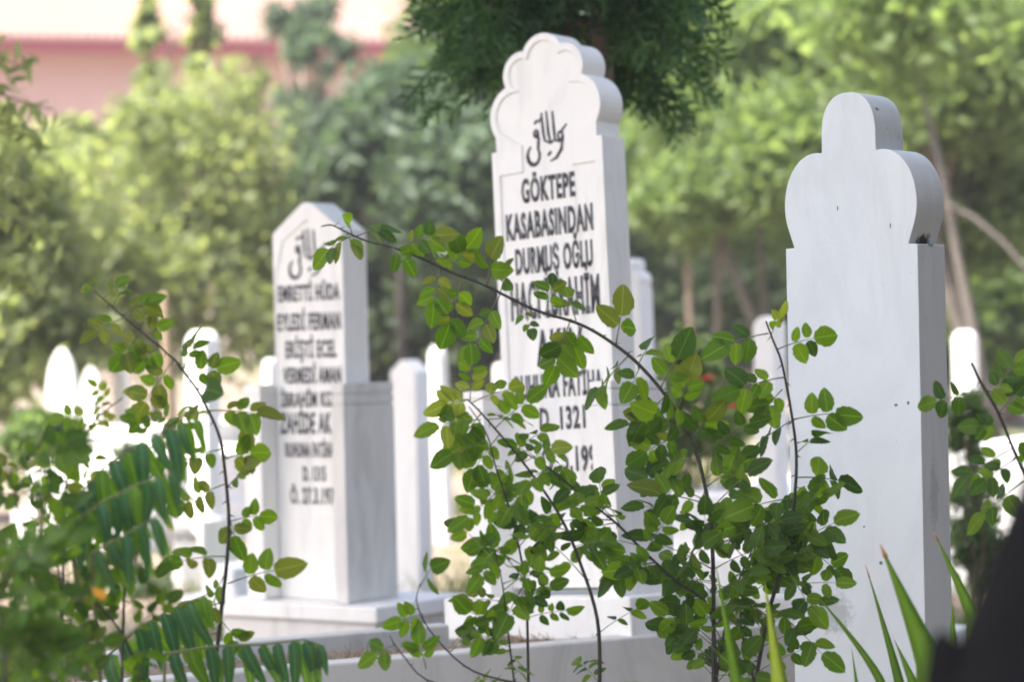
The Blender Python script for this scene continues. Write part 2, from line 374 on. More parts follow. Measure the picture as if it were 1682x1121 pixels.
# --- middle stone
TH = R(40); PH, PS = .065, .042
o_m = at(905, 560, 6.75)
tm = thing('gravestone', 'tall white inscribed headstone with five scalloped lobes, leaning at the centre', 'gravestone')
place(tm, o_m, TH, PH, PS); tm.scale = (.957,) * 3
c0 = .0135
def shift(loop): return [(x + c0, z) for x, z in loop]
ci = [(.115, .675, .094), (.082, .795, .070), (0, .826, .081)]
cin = [(x, z, r - .022) for x, z, r in ci]
zb = -.72
half_o = [(.209, zb), (.209, .40), (.209, .50), (.209, .577), (.190, .5775)] + lobed(ci, (.188, .60), 12)[1:]
half_i = [(.181, -.44), (.181, .40), (.181, .505), (.092, .506), (.092, .585)] + lobed(cin, (.166, .622), 12)[1:]
sm = bevel(obj('slab', slab_mesh('slab', shift(mirror(half_o)), shift(mirror(half_i)), .108, .006), M['white_marble'], tm), .002)
ty = .0045
for body, x0, x1, zc, h in (('GÖKTEPE', -.090, .112, .452, .072), ('KASABASINDAN', -.155, .172, .350, .078), ('DURMUŞ OĞLU', -.125, .165, .245, .076),
                            ('HACI İBRAHİM', -.150, .184, .128, .110), ('AKIN', -.060, .110, -.015, .105), ('RUHUNA FATİHA', -.150, .180, -.128, .070),
                            ('D. 1321', -.060, .110, -.225, .066), ('Ö. 5.1990', -.060, .172, -.345, .072)):
    text_part(tm, body, (x0 + x1) / 2, zc, x1 - x0, h, ty, .030)
calligraphy(tm, .012, .600, .165, ty)
for sx in (-1, 1):
    grooved_block('side_post', tm, *((.212, .29) if sx > 0 else (-.263, -.186)), -.10, .16, -.76, -.135, M['white_marble'], (-.16, -.205))
child_box('plinth', tm, (-.33, .36, -.15, .26, -.86, -.74), M['white_marble'], .006)
child_box('plinth_base', tm, (-.31, .34, -.13, .24, -1.38, -.862), M['grey_marble'], .006)

# --- left stone
o_l = at(508, 560, 8.2)
tl = thing('gravestone', 'white inscribed headstone with blunt pointed top between two grooved posts', 'gravestone')
place(tl, o_l, R(35), .012, .012); tl.scale = (.891,) * 3
lo = [(.172, -.985), (.172, .415), (.022, .525), (0, .528)]
li = [(.163, -.66), (.163, .25), (.120, .385), (0, .462)]
bevel(obj('slab', slab_mesh('slab', mirror(lo), mirror(li), .147, .005), M['white_marble'], tl), .003)
for body, x0, x1, zc, h in (('EMRETTİ HÜDA', -.152, .150, .185, .062), ('EYLEDİ FERMAN', -.158, .152, .075, .066), ('ERİŞTİ ECEL', -.122, .128, -.030, .066),
                            ('VERMEDİ AMAN', -.138, .148, -.130, .062), ('İBRAHİM KIZI', -.150, .120, -.222, .056), ('ZAHİDE AK', -.158, .095, -.312, .080),
                            ('RUHUNA FATİHA', -.135, .105, -.415, .056), ('D. 1315', -.050, .062, -.505, .056), ('Ö. 27.3.1971', -.115, .115, -.590, .062)):
    text_part(tl, body, (x0 + x1) / 2, zc, x1 - x0, h, .0035, .028)
calligraphy(tl, -.005, .335, .20, .0035)
for sx in (-1, 1):
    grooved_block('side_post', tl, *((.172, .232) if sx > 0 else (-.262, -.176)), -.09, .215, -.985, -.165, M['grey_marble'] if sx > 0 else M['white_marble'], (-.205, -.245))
child_box('plinth', tl, (-.37, .42, -.16, .40, -1.045, -.987), M['white_marble'], .006)
child_box('plinth_base', tl, (-.345, .40, -.14, .38, -1.46, -1.047), M['grey_marble'], .006)

# --- stones further back: plain outlines on real ground
def far_stone(px, wpx, ytop, d, kind, label, th=35, ybase=None, mat='far_marble', depth=.11, ped=None, ph=None):
    ph = random.gauss(0, .02) if ph is None else ph; o = at(px, 560, d); z0 = gz(o.x, o.y); k = FPX / d
    depth = min(depth, wpx / k * .8); w = max(.3 * wpx / k, (wpx / k - depth * math.sin(R(th))) / (2 * math.cos(R(th)))); ztop = at(px, ytop, d).z - z0
    t = thing('gravestone', label, 'gravestone'); place(t, (o.x, o.y, z0 - .03), R(th), ph)
    H = ztop + .03
    if kind == 'arch':
        half = [(w, 0), (w, H - w * 1.15)] + [(w * math.cos(R(a)), H - w * 1.15 + w * 1.15 * math.sin(R(a))) for a in range(10, 91, 10)]
        half[-1] = (0, half[-1][1])
    elif kind == 'pointed':
        half = [(w * 1.08, 0), (w, H - w * 2.8)] + [(w * (1 - (a / 9) ** 3.0), H - w * 2.8 + w * 2.8 * a / 9) for a in range(1, 10)]
    elif kind == 'lobed':
        n = .88 * w; sh = H - w * 2.2
        half = [(w, 0), (w, sh), (n, sh + .001)] + lobed([(w * .35, sh + w * .62, w * .66), (0, H - w * .55, w * .55)], (n, sh + w * .2), 8)[1:]
    else:
        half = [(w, 0), (w, H - w * .7), (w * .15, H), (0, H)]
    bevel(obj('slab', slab_mesh('slab', mirror(half), None, depth), M[mat], t), .006)
    if ped:
        child_box('pedestal', t, (-w * 1.5, w * 1.5, -.09, depth + .09, 0, ped), M['white_marble'], .01)
    return t
far_stone(95, 56, 572, 16.0, 'pointed', depth=.05, label='sunlit white stele with tapering rounded top, leftmost and tallest of three far left')
far_stone(146, 38, 603, 16.6, 'pointed', depth=.05, label='sunlit white round-topped stele, middle one of three far left', th=30)
far_stone(193, 32, 604, 17.4, 'pointed', depth=.05, label='narrow sunlit white stele just left of the wooden stake', th=30)
t4 = far_stone(318, 58, 543, 12.4, 'arch', 'white round-topped stele on a pedestal behind the left rose cane', ped=.42)
text_part(t4, 'FATİHA', 0, .33, .16, .05, -.093)
far_stone(431, 26, 590, 12.6, 'arch', 'thin white stele peeking out left of the pointed inscribed headstone')
far_stone(659, 66, 592, 11.4, 'gable', 'broad white arched headstone just right of the grooved post')
far_stone(716, 32, 568, 14.6, 'pointed', 'slim white round-topped stele standing between the two inscribed headstones')
far_stone(817, 22, 598, 15.5, 'arch', 'faint narrow white stele at the left edge of the tall scalloped headstone')
far_stone(1044, 62, 424, 9.6, 'lobed', 'white lobed headstone half hidden behind the tall scalloped headstone', th=30)
far_stone(1256, 56, 520, 10.6, 'arch', 'white arched headstone half hidden behind the upright rose cane')
far_stone(1580, 46, 543, 12.5, 'arch', 'white round-topped stele peeking out right of the blank lobed headstone')

def tomb(label, p, dims, th, steps=1, mat='far_marble'):
    t = thing('tomb_slab', label, 'tomb', p); t.rotation_euler = (0, 0, -R(th)); w, l, h = dims
    for i in range(steps):
        k = i * .07
        child_box('step' if i < steps - 1 else 'lid', t, (-w/2 + k, w/2 - k, k, l - k, h * i / steps + .001 * i, h * (i + 1) / steps), M[mat], .008)
    return t
def gp(px, d): p = at(px, 560, d); return Vector((p.x, p.y, gz(p.x, p.y) - .02))
tomb('low white marble tomb glaring in the sun at far left', gp(110, 14.3), (1.0, 1.7, .62), 35, 2)
tomb('low white tomb with stepped lid behind the left rose cane', gp(330, 10.9), (.34, .5, .26), 35, 2)
tomb('white marble tomb seen low between tall headstone and upright cane', gp(1165, 10.8), (.85, 1.6, .55), 35, 2)
tomb('stepped white tomb base right beside the blank headstone foot', gp(1262, 6.6), (.70, 1.0, .56), 35, 4, 'white_marble')
tomb('white tomb corner at the right edge of the picture', gp(1668, 11.0), (.9, 1.5, .72), 35, 2)
tomb('pale blue grey tomb side behind the far left steles', gp(205, 15.4), (.42, 1.2, .78), 35, 1, 'grey_marble')

# kerbed beds at the bottom
def kerb(label, pa, pb, ztop, w, z0=0.0, ext=(0, 0)):
    def hit(p):
        r = ray(*p); t = (ztop - CP.z) / r.z; return CP + r * t
    a, b = hit(pa), hit(pb); u = (b - a).normalized(); a, b = a - u * ext[0], b + u * ext[1]; L = (b - a).length
    o = tag(bevel(MB().box(0, L, 0, w, 0, ztop - z0).build('grave_kerb', M['kerb']), .006), label, 'kerb')
    o.location = (a.x, a.y, z0); o.rotation_euler = (0, 0, math.atan2(u.y, u.x)); return a, b, u
ka, kb, ku = kerb('grey stone grave kerb in front, running along the bottom edge', (436, 1101), (900, 1060), .50, .07, 0, (.9, .9))
kc, kd, _ = kerb('grey stone grave kerb behind the dry grass bed', (365, 1059), (673, 1033), .505, .06, 0, (.3, .12))
# bed of soil between the kerbs
perp = Vector((-ku.y, ku.x, 0)); L0 = (kb - ka).length
bm_ = MB(); nx = 40; wbed = .30
bm_.add([tuple(Vector((ka.x, ka.y, 0)) + ku * (L0 * i / nx) + perp * (.076 + wbed * j / 6) + Vector((0, 0, .468 + .014 * math.sin(i * 1.7) * math.cos(j * 2.1)))) for j in range(7) for i in range(nx + 1)],
        [(j*(nx+1)+i, j*(nx+1)+i+1, (j+1)*(nx+1)+i+1, (j+1)*(nx+1)+i) for j in range(6) for i in range(nx)])
struct(bm_.build('soil_bed', M['soil'], smooth=True))

def blades(name, pts, L, W, mat, label, cat, lean=.35, kind='stuff'):
    n = len(pts); P = np.array(pts); d = rng.normal(size=(n, 3)) * lean; d[:, 2] = 1; d = unit(d)
    s = unit(np.cross(d, rng.normal(size=(n, 3)))); Ls = (L * rng.uniform(.5, 1.2, n))[:, None]; bend = rng.normal(size=(n, 3)) * .25; bend[:, 2] = -.1
    a, b = P - s * W, P + s * W; m1 = P + d * Ls * .55; t = P + (d + bend) * Ls
    V = np.stack([a, b, m1 + s * W * .8, t, m1 - s * W * .8], 1).reshape(-1, 3)
    i0 = np.arange(n) * 5; Q = np.stack([i0, i0 + 1, i0 + 2, i0 + 4], 1); T = np.stack([i0 + 4, i0 + 2, i0 + 3, i0 + 3], 1)
    me = bpy.data.meshes.new(name); me.from_pydata(V.tolist(), [], Q.tolist() + T[:, :3].tolist()); me.update()
    o = obj(name, me, M[mat]); tag(o, label, cat); o['kind'] = kind; return o
pts = []
for _ in range(900):
    q = Vector((ka.x, ka.y, .468)) + ku * random.uniform(0, L0) + perp * random.uniform(.08, .36); pts.append(tuple(q))
blades('dry_grass', pts, .045, .0018, 'dry_grass', 'dry straw coloured grass in the bed between the grey kerbs', 'grass', .8)
pts = []
for _ in range(5000):
    d = random.uniform(8, 22); x = random.uniform(-.24, .24) * d; pts.append((x, d, gz(x, d)))
blades('dry_grass', pts, .12, .004, 'dry_grass', 'dry grass scattered over the tan ground behind the headstones', 'grass', .5)
pts = []
for _ in range(70):
    d = random.uniform(9.5, 20); x = random.uniform(-.24, .24) * d; s = random.uniform(.1, .35)
    for _ in range(60): q = (x + random.gauss(0, s), d + random.gauss(0, s)); pts.append((*q, gz(*q)))
blades('green_grass', pts, .20, .005, 'grass', 'green grass tufts between the far headstones', 'grass', .5)

st = thing('wooden_stake', 'thin upright tan wooden stake left of the rose cane', 'stake', gp(277, 13))
mbs = MB(); zt = at(277, 480, 13).z - gp(277, 13).z
mbs.tube([(0, 0, 0), (.01, 0, zt * .5), (-.02, 0, zt - .03), (-.02, 0, zt)], [.030, .029, .028, .018], 8).build('stake_shaft', M['wood'], st, True)

# ------------------------------------------------------------------ building
bq = thing('building', 'pink rendered building with red eaves and pale tiled roof behind trees', 'building', (0, 0, 0))
BD = 52.0
pl, pr = at(-260, 108, BD), at(760, 58, BD + 4)
ux = Vector((pr.x - pl.x, pr.y - pl.y, 0)); LB = ux.length; bq.location = (pl.x, pl.y, 0); bq.rotation_euler = (0, 0, math.atan2(ux.y, ux.x))
ez = (pl.z + pr.z) / 2
MB().box(0, LB, .9, 12, 0, ez - .02).build('wall', M['pink_wall'], bq)
rf = MB(); courses = 22
for i in range(courses):
    y0, z0 = .08 + i * .33, ez + .26 + i * .33 * .42; y1, z1 = y0 + .36, z0 + .36 * .42
    rf.add([(-.4, y0, z0), (LB + .4, y0, z0), (LB + .4, y1, z1 - .02), (-.4, y1, z1 - .02), (-.4, y0, z0 - .05), (LB + .4, y0, z0 - .05)], [(0, 1, 2, 3), (4, 5, 1, 0)])
ro = rf.build('roof', M['roof'], bq)
cv = MB()
for k in range(70):
    x = -.3 + k * (LB + .6) / 69
    cv.tube([(x, .06, ez + .28), (x, .08 + courses * .33, ez + .28 + courses * .33 * .42)], .06, 5)
cv.build('roof_ridge_tile', M['roof'], ro); ro.children[0]['kind'] = 'stuff'
MB().box(-.4, LB + .4, 0, .06, ez - .08, ez + .2).build('fascia', M['fascia'], bq)
MB().box(-.38, LB + .38, .062, .95, ez - .015, ez + .02).build('soffit', M['pink_wall'], bq)
MB().tube([(9.2, .8, 0), (9.2, .8, ez - .1), (9.2, .1, ez - .02)], .06, 8).build('downpipe', M['fascia'], bq)

# ------------------------------------------------------------------ trees
def clump_points(cen, rad, nclump, per, clump_r, shell=.55, squash=1.0):
    d = unit(rng.normal(size=(nclump, 3))); r = rng.uniform(shell, 1.0, (nclump, 1)) ** .7
    c = np.array(cen) + d * r * np.array(rad)
    p = np.repeat(c, per, 0) + rng.normal(size=(nclump * per, 3)) * clump_r * np.array([1, 1, squash])
    return c, p
def tree(label, base, h, crowns, mat, leaf=(.16, .09), bark='bark', trunk_r=.14, forks=None, lean=(0, 0), group='trees behind the graves', up=.5, droop=.2, nl=7000, clump=.35, limb=10, name='broadleaf_tree', cz0=None, trunks=None):
    """crowns: list of (dx,dy,z,rx,ry,rz) ellipsoids relative to the base"""
    t = thing(name, label, 'tree', base, group)
    allc = []; allp = []
    tot = sum(c[3] * c[4] * c[5] for c in crowns)
    for c in crowns:
        n = int(nl * c[3] * c[4] * c[5] / tot); per = 45
        cc, pp = clump_points(c[:3], c[3:], max(6, n // per), per, clump * (c[3] * c[4] * c[5]) ** (1/3) * .55, .35, .8)
        allc.append(cc); allp.append(pp)
    allc = np.concatenate(allc); allp = np.concatenate(allp)
    n = len(allp); L = leaf[0] * rng.uniform(.6, 1.3, n); W = leaf[1] * rng.uniform(.7, 1.2, n)
    V, Fc = leaf_cloud(allp, L, W, up, droop)
    tb = MB(); top = Vector((crowns[0][0] + lean[0] * 0, crowns[0][1], crowns[0][2]))
    fork = Vector((lean[0], lean[1], cz0 if cz0 else h * .42))
    wob = lambda a, b, k: a.lerp(b, k) + Vector((random.gauss(0, .05), random.gauss(0, .05), 0)) * h * .12
    if trunks:
        for pix, d, r0 in trunks:
            pp = [at(x, y, d) - base for x, y in pix]; pp = [Vector((pp[0].x, pp[0].y, -.1))] + pp
            tb.tube(pp, [r0 * (1.15 - .6 * i / (len(pp) - 1)) for i in range(len(pp))], 8)
    else: tb.tube([Vector((0, 0, -.1)), wob(Vector((0, 0, 0)), fork, .35), wob(Vector((0, 0, 0)), fork, .7), fork, fork.lerp(top, .6), top], [trunk_r * k for k in (1.25, 1, .9, .8, .5, .2)], 8)
    for i in rng.choice(len(allc), min(limb, len(allc)), replace=False):
        e = Vector(allc[i]); s = fork.lerp(top, random.uniform(-.05, .5)); m1 = s.lerp(e, .5) + Vector((0, 0, (e - s).length * .12))
        tb.tube([s, m1, e], [trunk_r * .42, trunk_r * .25, trunk_r * .07], 6)
    tb.build('trunk', M[bark], t, True)
    obj('crown', npmesh('crown', V, Fc), M[mat], t)
    return t
def tb(px, d): p = at(px, 560, d); return Vector((p.x, p.y, gz(p.x, p.y)))
def zpx(py, d): return CP.z + (520 - py) / FPX * d
def crown_px(base, d, items):
    out = []
    for px, py, rx, ry in items:
        p = at(px, py, d); k = d / FPX
        out.append((p.x - base.x, random.uniform(-.6, .6), p.z - base.z, rx * k, max(rx, ry) * k * .9, ry * k))
    return out
def tree_px(label, px, d, items, mat, **kw):
    b = tb(px, d); cr = crown_px(b, d, items); h = max(c[2] + c[5] for c in cr)
    return tree(label, b, h, cr, mat, **kw)

# yellow-green young trees at left
tree_px('yellow green young tree in front of the building, left side', 130, 21, [(100, 400, 120, 170), (60, 500, 120, 130), (215, 190, 35, 110)], 't_yellow', nl=8000, leaf=(.12, .06), trunk_r=.07, bark='pale_bark', limb=14)
tree_px('yellow green bushy tree reaching the red eaves of the building', 330, 22, [(330, 300, 130, 180), (390, 130, 40, 70), (300, 480, 160, 150), (420, 430, 60, 170)], 't_yellow', nl=11000, leaf=(.12, .06), trunk_r=.08, bark='pale_bark', limb=14)
tree_px('slender yellow green shoots rising against the pale roof', 250, 24, [(235, 15, 18, 30), (330, 22, 20, 34), (245, 90, 22, 70), (340, 95, 26, 60), (120, 270, 55, 80), (230, 240, 60, 100)], 't_yellow', nl=3200, leaf=(.16, .09), trunk_r=.05, bark='pale_bark', limb=16)
tree_px('light green tree at the left picture edge', -40, 17, [(-25, 290, 65, 120), (20, 420, 110, 170), (-30, 600, 120, 120), (60, 560, 120, 90)], 't_yellow', nl=9000, leaf=(.14, .07), trunk_r=.08, limb=12)
# grey-green pine and mid trees behind the left stone
tree_px('grey green pine standing before the pink wall', 510, 27, [(490, 20, 60, 45), (530, 90, 50, 50), (480, 180, 55, 50), (540, 230, 75, 70), (500, 330, 60, 60)], 't_blue', nl=6000, leaf=(.22, .04), trunk_r=.10, up=.1, limb=12, name='pine_tree')
tree_px('blue green broad tree between the two inscribed headstones', 660, 23, [(650, 210, 110, 100), (560, 300, 80, 80), (740, 310, 90, 130)], 't_blue', nl=10000, leaf=(.20, .09), trunk_r=.05, limb=14, bark='deep_bark')
tree_px('deep green tree behind the gap between the inscribed headstones', 700, 27, [(620, 400, 150, 90), (760, 420, 120, 110), (700, 520, 170, 80)], 't_dark', nl=9000, leaf=(.18, .1), trunk_r=.06, limb=10, bark='deep_bark')
tree_px('mid green tree rising behind the conifer crown', 850, 28, [(760, 130, 130, 130), (900, 260, 160, 130)], 't_mid', nl=9000, leaf=(.18, .1), trunk_r=.12, limb=12)
# right-hand trees
tree_px('light green tree with pale forked trunk right of the tall headstone', 1215, 20, [(1180, 170, 130, 130), (1290, 250, 140, 120), (1130, 320, 110, 70), (1250, 60, 150, 90)], 't_light', nl=21000, leaf=(.13, .055), trunk_r=.06, bark='pale_bark', limb=14, cz0=2.6, trunks=[([(1275, 640), (1236, 525), (1195, 420), (1175, 360), (1150, 310), (1130, 220)], 20, .045), ([(1176, 365), (1200, 315), (1225, 200)], 20, .028), ([(1262, 620), (1250, 430), (1246, 345), (1270, 325), (1300, 250)], 20.5, .032)])
tree_px('slim tree with twin grey trunks behind the upright rose cane', 1130, 22, [(1090, 260, 110, 110), (1160, 330, 100, 70), (1060, 120, 120, 100)], 't_mid', nl=12000, leaf=(.13, .06), trunk_r=.05, bark='bark', limb=12, cz0=2.6, trunks=[([(1140, 640), (1132, 500), (1128, 380), (1120, 250)], 22, .036), ([(1175, 640), (1180, 480), (1190, 380), (1210, 280)], 22.3, .03)])
tree_px('leafy light green tree in the upper right corner', 1640, 19, [(1560, 120, 150, 140), (1660, 260, 120, 150), (1480, 60, 120, 80), (1600, 400, 90, 90)], 't_light', nl=22000, leaf=(.14, .05), trunk_r=.09, bark='pale_bark', limb=16, lean=(-.5, 0), cz0=1.9)
tree_px('mid green tree crown right above the blank lobed headstone', 1400, 24, [(1400, 130, 150, 160), (1330, 330, 120, 110), (1480, 300, 120, 130)], 't_mid', nl=17000, leaf=(.14, .06), trunk_r=.10, limb=14, cz0=2.2)
tree_px('bright green bushy tree at the right edge below the bare branch', 1660, 23, [(1640, 480, 110, 110), (1580, 560, 80, 70)], 't_mid', nl=6000, leaf=(.16, .09), trunk_r=.08, limb=8)
# bare leaning trunk and bare branch right of the blank stone
lt = thing('bare_tree', 'bare pale trunk leaning behind the right edge of the blank headstone', 'tree', tb(1612, 16.5), 'trees behind the graves')
q = lambda px, py, d: at(px, py, d) - lt.location
MB().tube([Vector((0, 0, -.1)), q(1606, 580, 16.5), q(1590, 500, 16.5), q(1570, 410, 16.5), q(1556, 330, 16.5), q(1530, 210, 16.6), q(1490, 60, 16.8), q(1470, -80, 17)], [.045, .040, .036, .032, .028, .024, .02, .016], 8).build('trunk', M['pale_bark'], lt, True)
MB().tube([q(1556, 335, 16.5), q(1600, 358, 16.3), q(1650, 400, 16.1), q(1700, 460, 15.9), q(1750, 500, 15.8)], [.020, .019, .017, .014, .011], 8).build('branch', M['deep_bark'], lt, True)
V, Fc = leaf_cloud(clump_points(q(1490, 0, 16.8), (.7, .6, .5), 40, 40, .16)[1], .16, .08, .5, .2)
obj('crown', npmesh('crown', V, Fc), M['t_light'], lt)
# unseen trees added outside the frame, crowns shaped to shade the near graves
tree('tall unseen shade tree left of the viewer, its crown above the near graves', Vector((-4.2, 2.2, 0)), 8.5, [(1.6, 1.6, 6.6, 2.4, 2.1, 1.2), (2.2, 4.2, 6.9, 2.5, 2.6, 1.2), (1.0, 5.8, 6.6, 2.5, 2.3, 1.2)], 't_mid', nl=30000, leaf=(.24, .15), trunk_r=.2, limb=26, group='shade trees', cz0=4.2, clump=.3)
tree('unseen shade tree added at right to dim the stone sides', Vector((3.4, 3.2, 0)), 6, [(-.2, .4, 3.6, 1.6, 2.2, 1.6), (.2, 2.0, 3.4, 1.4, 1.8, 1.8), (.2, .9, 1.5, 1.2, 2.2, 1.2), (-.75, 2.6, 1.7, .75, 1.2, 1.6), (-.5, 1.4, 2.9, 1.0, 1.6, 1.0)], 't_dark', nl=26000, leaf=(.24, .15), trunk_r=.17, limb=20, group='shade trees', cz0=2.6, clump=.3)
# back row closing the view
k = 0
for px, d, hpx, mat in ((-60, 40, 330, 't_mid'), (560, 36, 300, 't_dark'), (740, 38, 180, 't_mid'), (880, 36, 60, 't_dark'), (1010, 33, 40, 't_mid'), (1120, 35, -40, 't_light'), (1250, 34, -60, 't_mid'),
                        (1390, 36, -70, 't_light'), (1510, 33, -80, 't_mid'), (1640, 35, -60, 't_light'), (1760, 34, -40, 't_mid')):
    wds = ['far left pale', 'low dark', 'rounded', 'dark green', 'deep green', 'tall light green', 'tall mid green', 'high pale', 'dense mid green', 'tall pale', 'outermost right']
    hh = hpx + 180
    tree_px(f'{wds[k]} tree in the back row, {["left of the building", "under the pine", "behind the blue green tree", "behind the conifer trunk", "just right of the conifer trunk", "above the pale forked trunk", "behind the forked trunk", "above the blank headstone", "behind the blank headstone right lobe", "behind the upper right crown", "beyond the right picture edge"][k]}',
            px, d, [(px, hh, 150, 180), (px + 60, hh + 170, 130, 120), (px - 60, hh + 200, 130, 120)], mat, nl=7000, leaf=(.24, .14), trunk_r=.10, limb=8, bark='deep_bark', group='back row of trees'); k += 1
# dark understorey: shaded shrubs under the trees
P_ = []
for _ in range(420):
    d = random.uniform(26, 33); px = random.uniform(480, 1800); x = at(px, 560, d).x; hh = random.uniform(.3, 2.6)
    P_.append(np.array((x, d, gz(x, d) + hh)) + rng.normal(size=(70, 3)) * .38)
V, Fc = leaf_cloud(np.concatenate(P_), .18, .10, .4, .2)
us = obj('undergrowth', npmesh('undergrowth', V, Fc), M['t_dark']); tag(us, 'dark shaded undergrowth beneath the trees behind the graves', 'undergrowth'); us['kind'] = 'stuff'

# shrubs near the graves
def shrub(label, px, d, items, mat, n=2500, leaf=(.05, .03), name='shrub', flowers=None, z0=None):
    b = tb(px, d); b.z = b.z if z0 is None else z0; t = thing(name, label, 'shrub', b); k = d / FPX; P = []
    sb = MB()
    for (x, y, rx, ry) in items:
        p = at(x, y, d) - b
        c, pp = clump_points(p, (rx * k, rx * k * .9, ry * k), max(8, n // len(items) // 30), 30, rx * k * .2, .2); P.append(pp)
        for e in c[:6]: sb.tube([(0, 0, 0), Vector(e) * .5 + Vector((0, 0, .05)), Vector(e)], [.012, .008, .003], 5)
    V, Fc = leaf_cloud(np.concatenate(P), leaf[0], leaf[1], .5, .1)
    sb.build('stem', M['bark'], t); obj('foliage', npmesh('foliage', V, Fc), M[mat], t)
    for (x, y, r) in flowers or []:
        p = at(x, y, d - .25) - b; pm = MB()
        for i in range(14):
            a = i * 2.4; rr = r * k * (.35 + .65 * i / 14); tilt = .9 - .6 * i / 14
            c = p + Vector((math.cos(a) * rr * .5, math.sin(a) * rr * .5, .0)); u = Vector((math.cos(a), math.sin(a), tilt)).normalized(); s = u.cross(Vector((0, 0, 1))).normalized()
            pm.add([c, c + u*rr*.6 + s*rr*.55, c + u*rr*1.1, c + u*rr*.6 - s*rr*.55], [(0, 1, 2, 3)])
        pm.build('flower', M['petal'], t)
    return t
shrub('green shrub with two red flowers between tall and blank headstones', 1150, 11.2, [(1130, 610, 55, 60), (1100, 720, 60, 70), (1190, 700, 45, 60)], 't_light', 2600, (.06, .035), 'flowering_shrub', [(1161, 623, 13), (1201, 668, 14)])
shrub('green columnar shrub right of the blank headstone', 1600, 9.5, [(1600, 860, 45, 90), (1590, 720, 32, 80), (1630, 930, 40, 60)], 't_mid', 3600, (.04, .02))
shrub('low yellow green bush right of the grooved post', 720, 16.5, [(720, 740, 40, 45), (745, 700, 30, 40)], 't_yellow', 1500, (.07, .035))
shrub('grey green weed clump below the far left steles', 215, 12.2, [(205, 765, 35, 35), (230, 960, 45, 40)], 't_blue', 900, (.06, .03))
shrub('low dark green bush at the left behind the rose leaves', 60, 12.5, [(60, 720, 55, 40)], 't_mid', 900, (.08, .04))
shrub('yellow brown stonecrop cushion beside the rose foot', 1085, 6.6, [(1088, 1004, 34, 16), (1058, 1012, 20, 12), (1085, 1020, 34, 14)], 'sedum', 2200, (.030, .012), 'stonecrop', z0=.465)

# conifer (scale-leaved) hanging over the tall headstone
def conifer():
    d0 = 8.0; b = tb(985, d0); t = thing('conifer_tree', 'dark green conifer with feathery sprays above the tall scalloped headstone', 'tree', b)
    tr_ = MB(); tr_.tube([(0, 0, -.1), at(986, 420, d0) - b, at(990, 60, d0) - b, at(986, -260, d0) - b, at(980, -900, d0) - b, at(985, -1400, d0) - b], [.055, .048, .036, .030, .02, .006], 10)
    kx = d0 / FPX; sprays = []; dead = []
    cz = lambda py: CP.z + (512 - py) * kx - b.z
    # branches leave the trunk, bend out and hang; sprays along their outer halves
    nb = 120
    for i in range(nb):
        py = random.uniform(-1250, 70) if i > 74 else random.uniform(-330, 60)
        a = random.uniform(0, 2 * math.pi)
        prof = 232 * (1 - max(0, -py - 150) / 1300)
        reach = prof * kx * random.uniform(.55, 1.0); s = Vector((-.0 + .01, 0, cz(py)))
        e = s + Vector((math.cos(a) * reach - .10, math.sin(a) * reach, random.uniform(-.27, .10) - .06 * (py > -200)))
        m1 = s.lerp(e, .5) + Vector((0, 0, .10))
        tr_.tube([s, m1, e], [.009, .006, .002], 5)
        for _ in range(random.choice((14, 24, 40)) if py > -420 else 9):
            q_ = random.uniform(.30, 1.04) ** .8; p = s.lerp(m1, q_ * 2) if q_ < .5 else m1.lerp(e, q_ * 2 - 1)
            (sprays if q_ > .42 else dead).append((p + Vector([random.gauss(0, .045) for _ in range(3)]), (e - s).normalized()))
    def spray_mesh(lst, ntw, size):
        V = []; F_ = []
        for p, ax in lst:
            g_ = (ax * .8 + Vector((random.gauss(0, .5), random.gauss(0, .5), random.gauss(-.45, .45)))).normalized()
            s_ = g_.cross(Vector((random.gauss(0, 1), random.gauss(0, 1), random.gauss(0, 1)))).normalized(); n_ = g_.cross(s_)
            L = size * random.uniform(.6, 1.25)
            def strip(a, b, w):
                k = len(V); c = a.lerp(b, .55); x = (b - a).cross(n_).normalized() * w
                V.extend([a, c + x, b, c - x]); F_.append((k, k + 1, k + 2, k + 3))
            tip = p + g_ * L - Vector((0, 0, L * .15)); strip(p, tip, .007)
            for j in range(ntw):
                f = .12 + .8 * j / ntw; base = p.lerp(tip, f); sd = 1 if j % 2 else -1
                l2 = L * .5 * (1 - f * .55) * random.uniform(.7, 1.2); dr = (g_ * .75 + s_ * sd * .75 + n_ * random.gauss(0, .25)).normalized()
                e2 = base + dr * l2; strip(base, e2, .007)
                for f2 in (.45, .75):
                    bb = base.lerp(e2, f2); strip(bb, bb + (dr + s_ * sd * random.uniform(-.9, .9)).normalized() * l2 * .42, .006)
        return npmesh('crown', np.array([tuple(v) for v in V]), np.array(F_))
    tr_.build('trunk', M['bark'], t, True)
    obj('crown', spray_mesh(sprays, 8, .17), M['thuja'], t)
    random.shuffle(dead); obj('dead_foliage', spray_mesh(dead[:260], 4, .10), M['dead_spray'], t)
conifer()

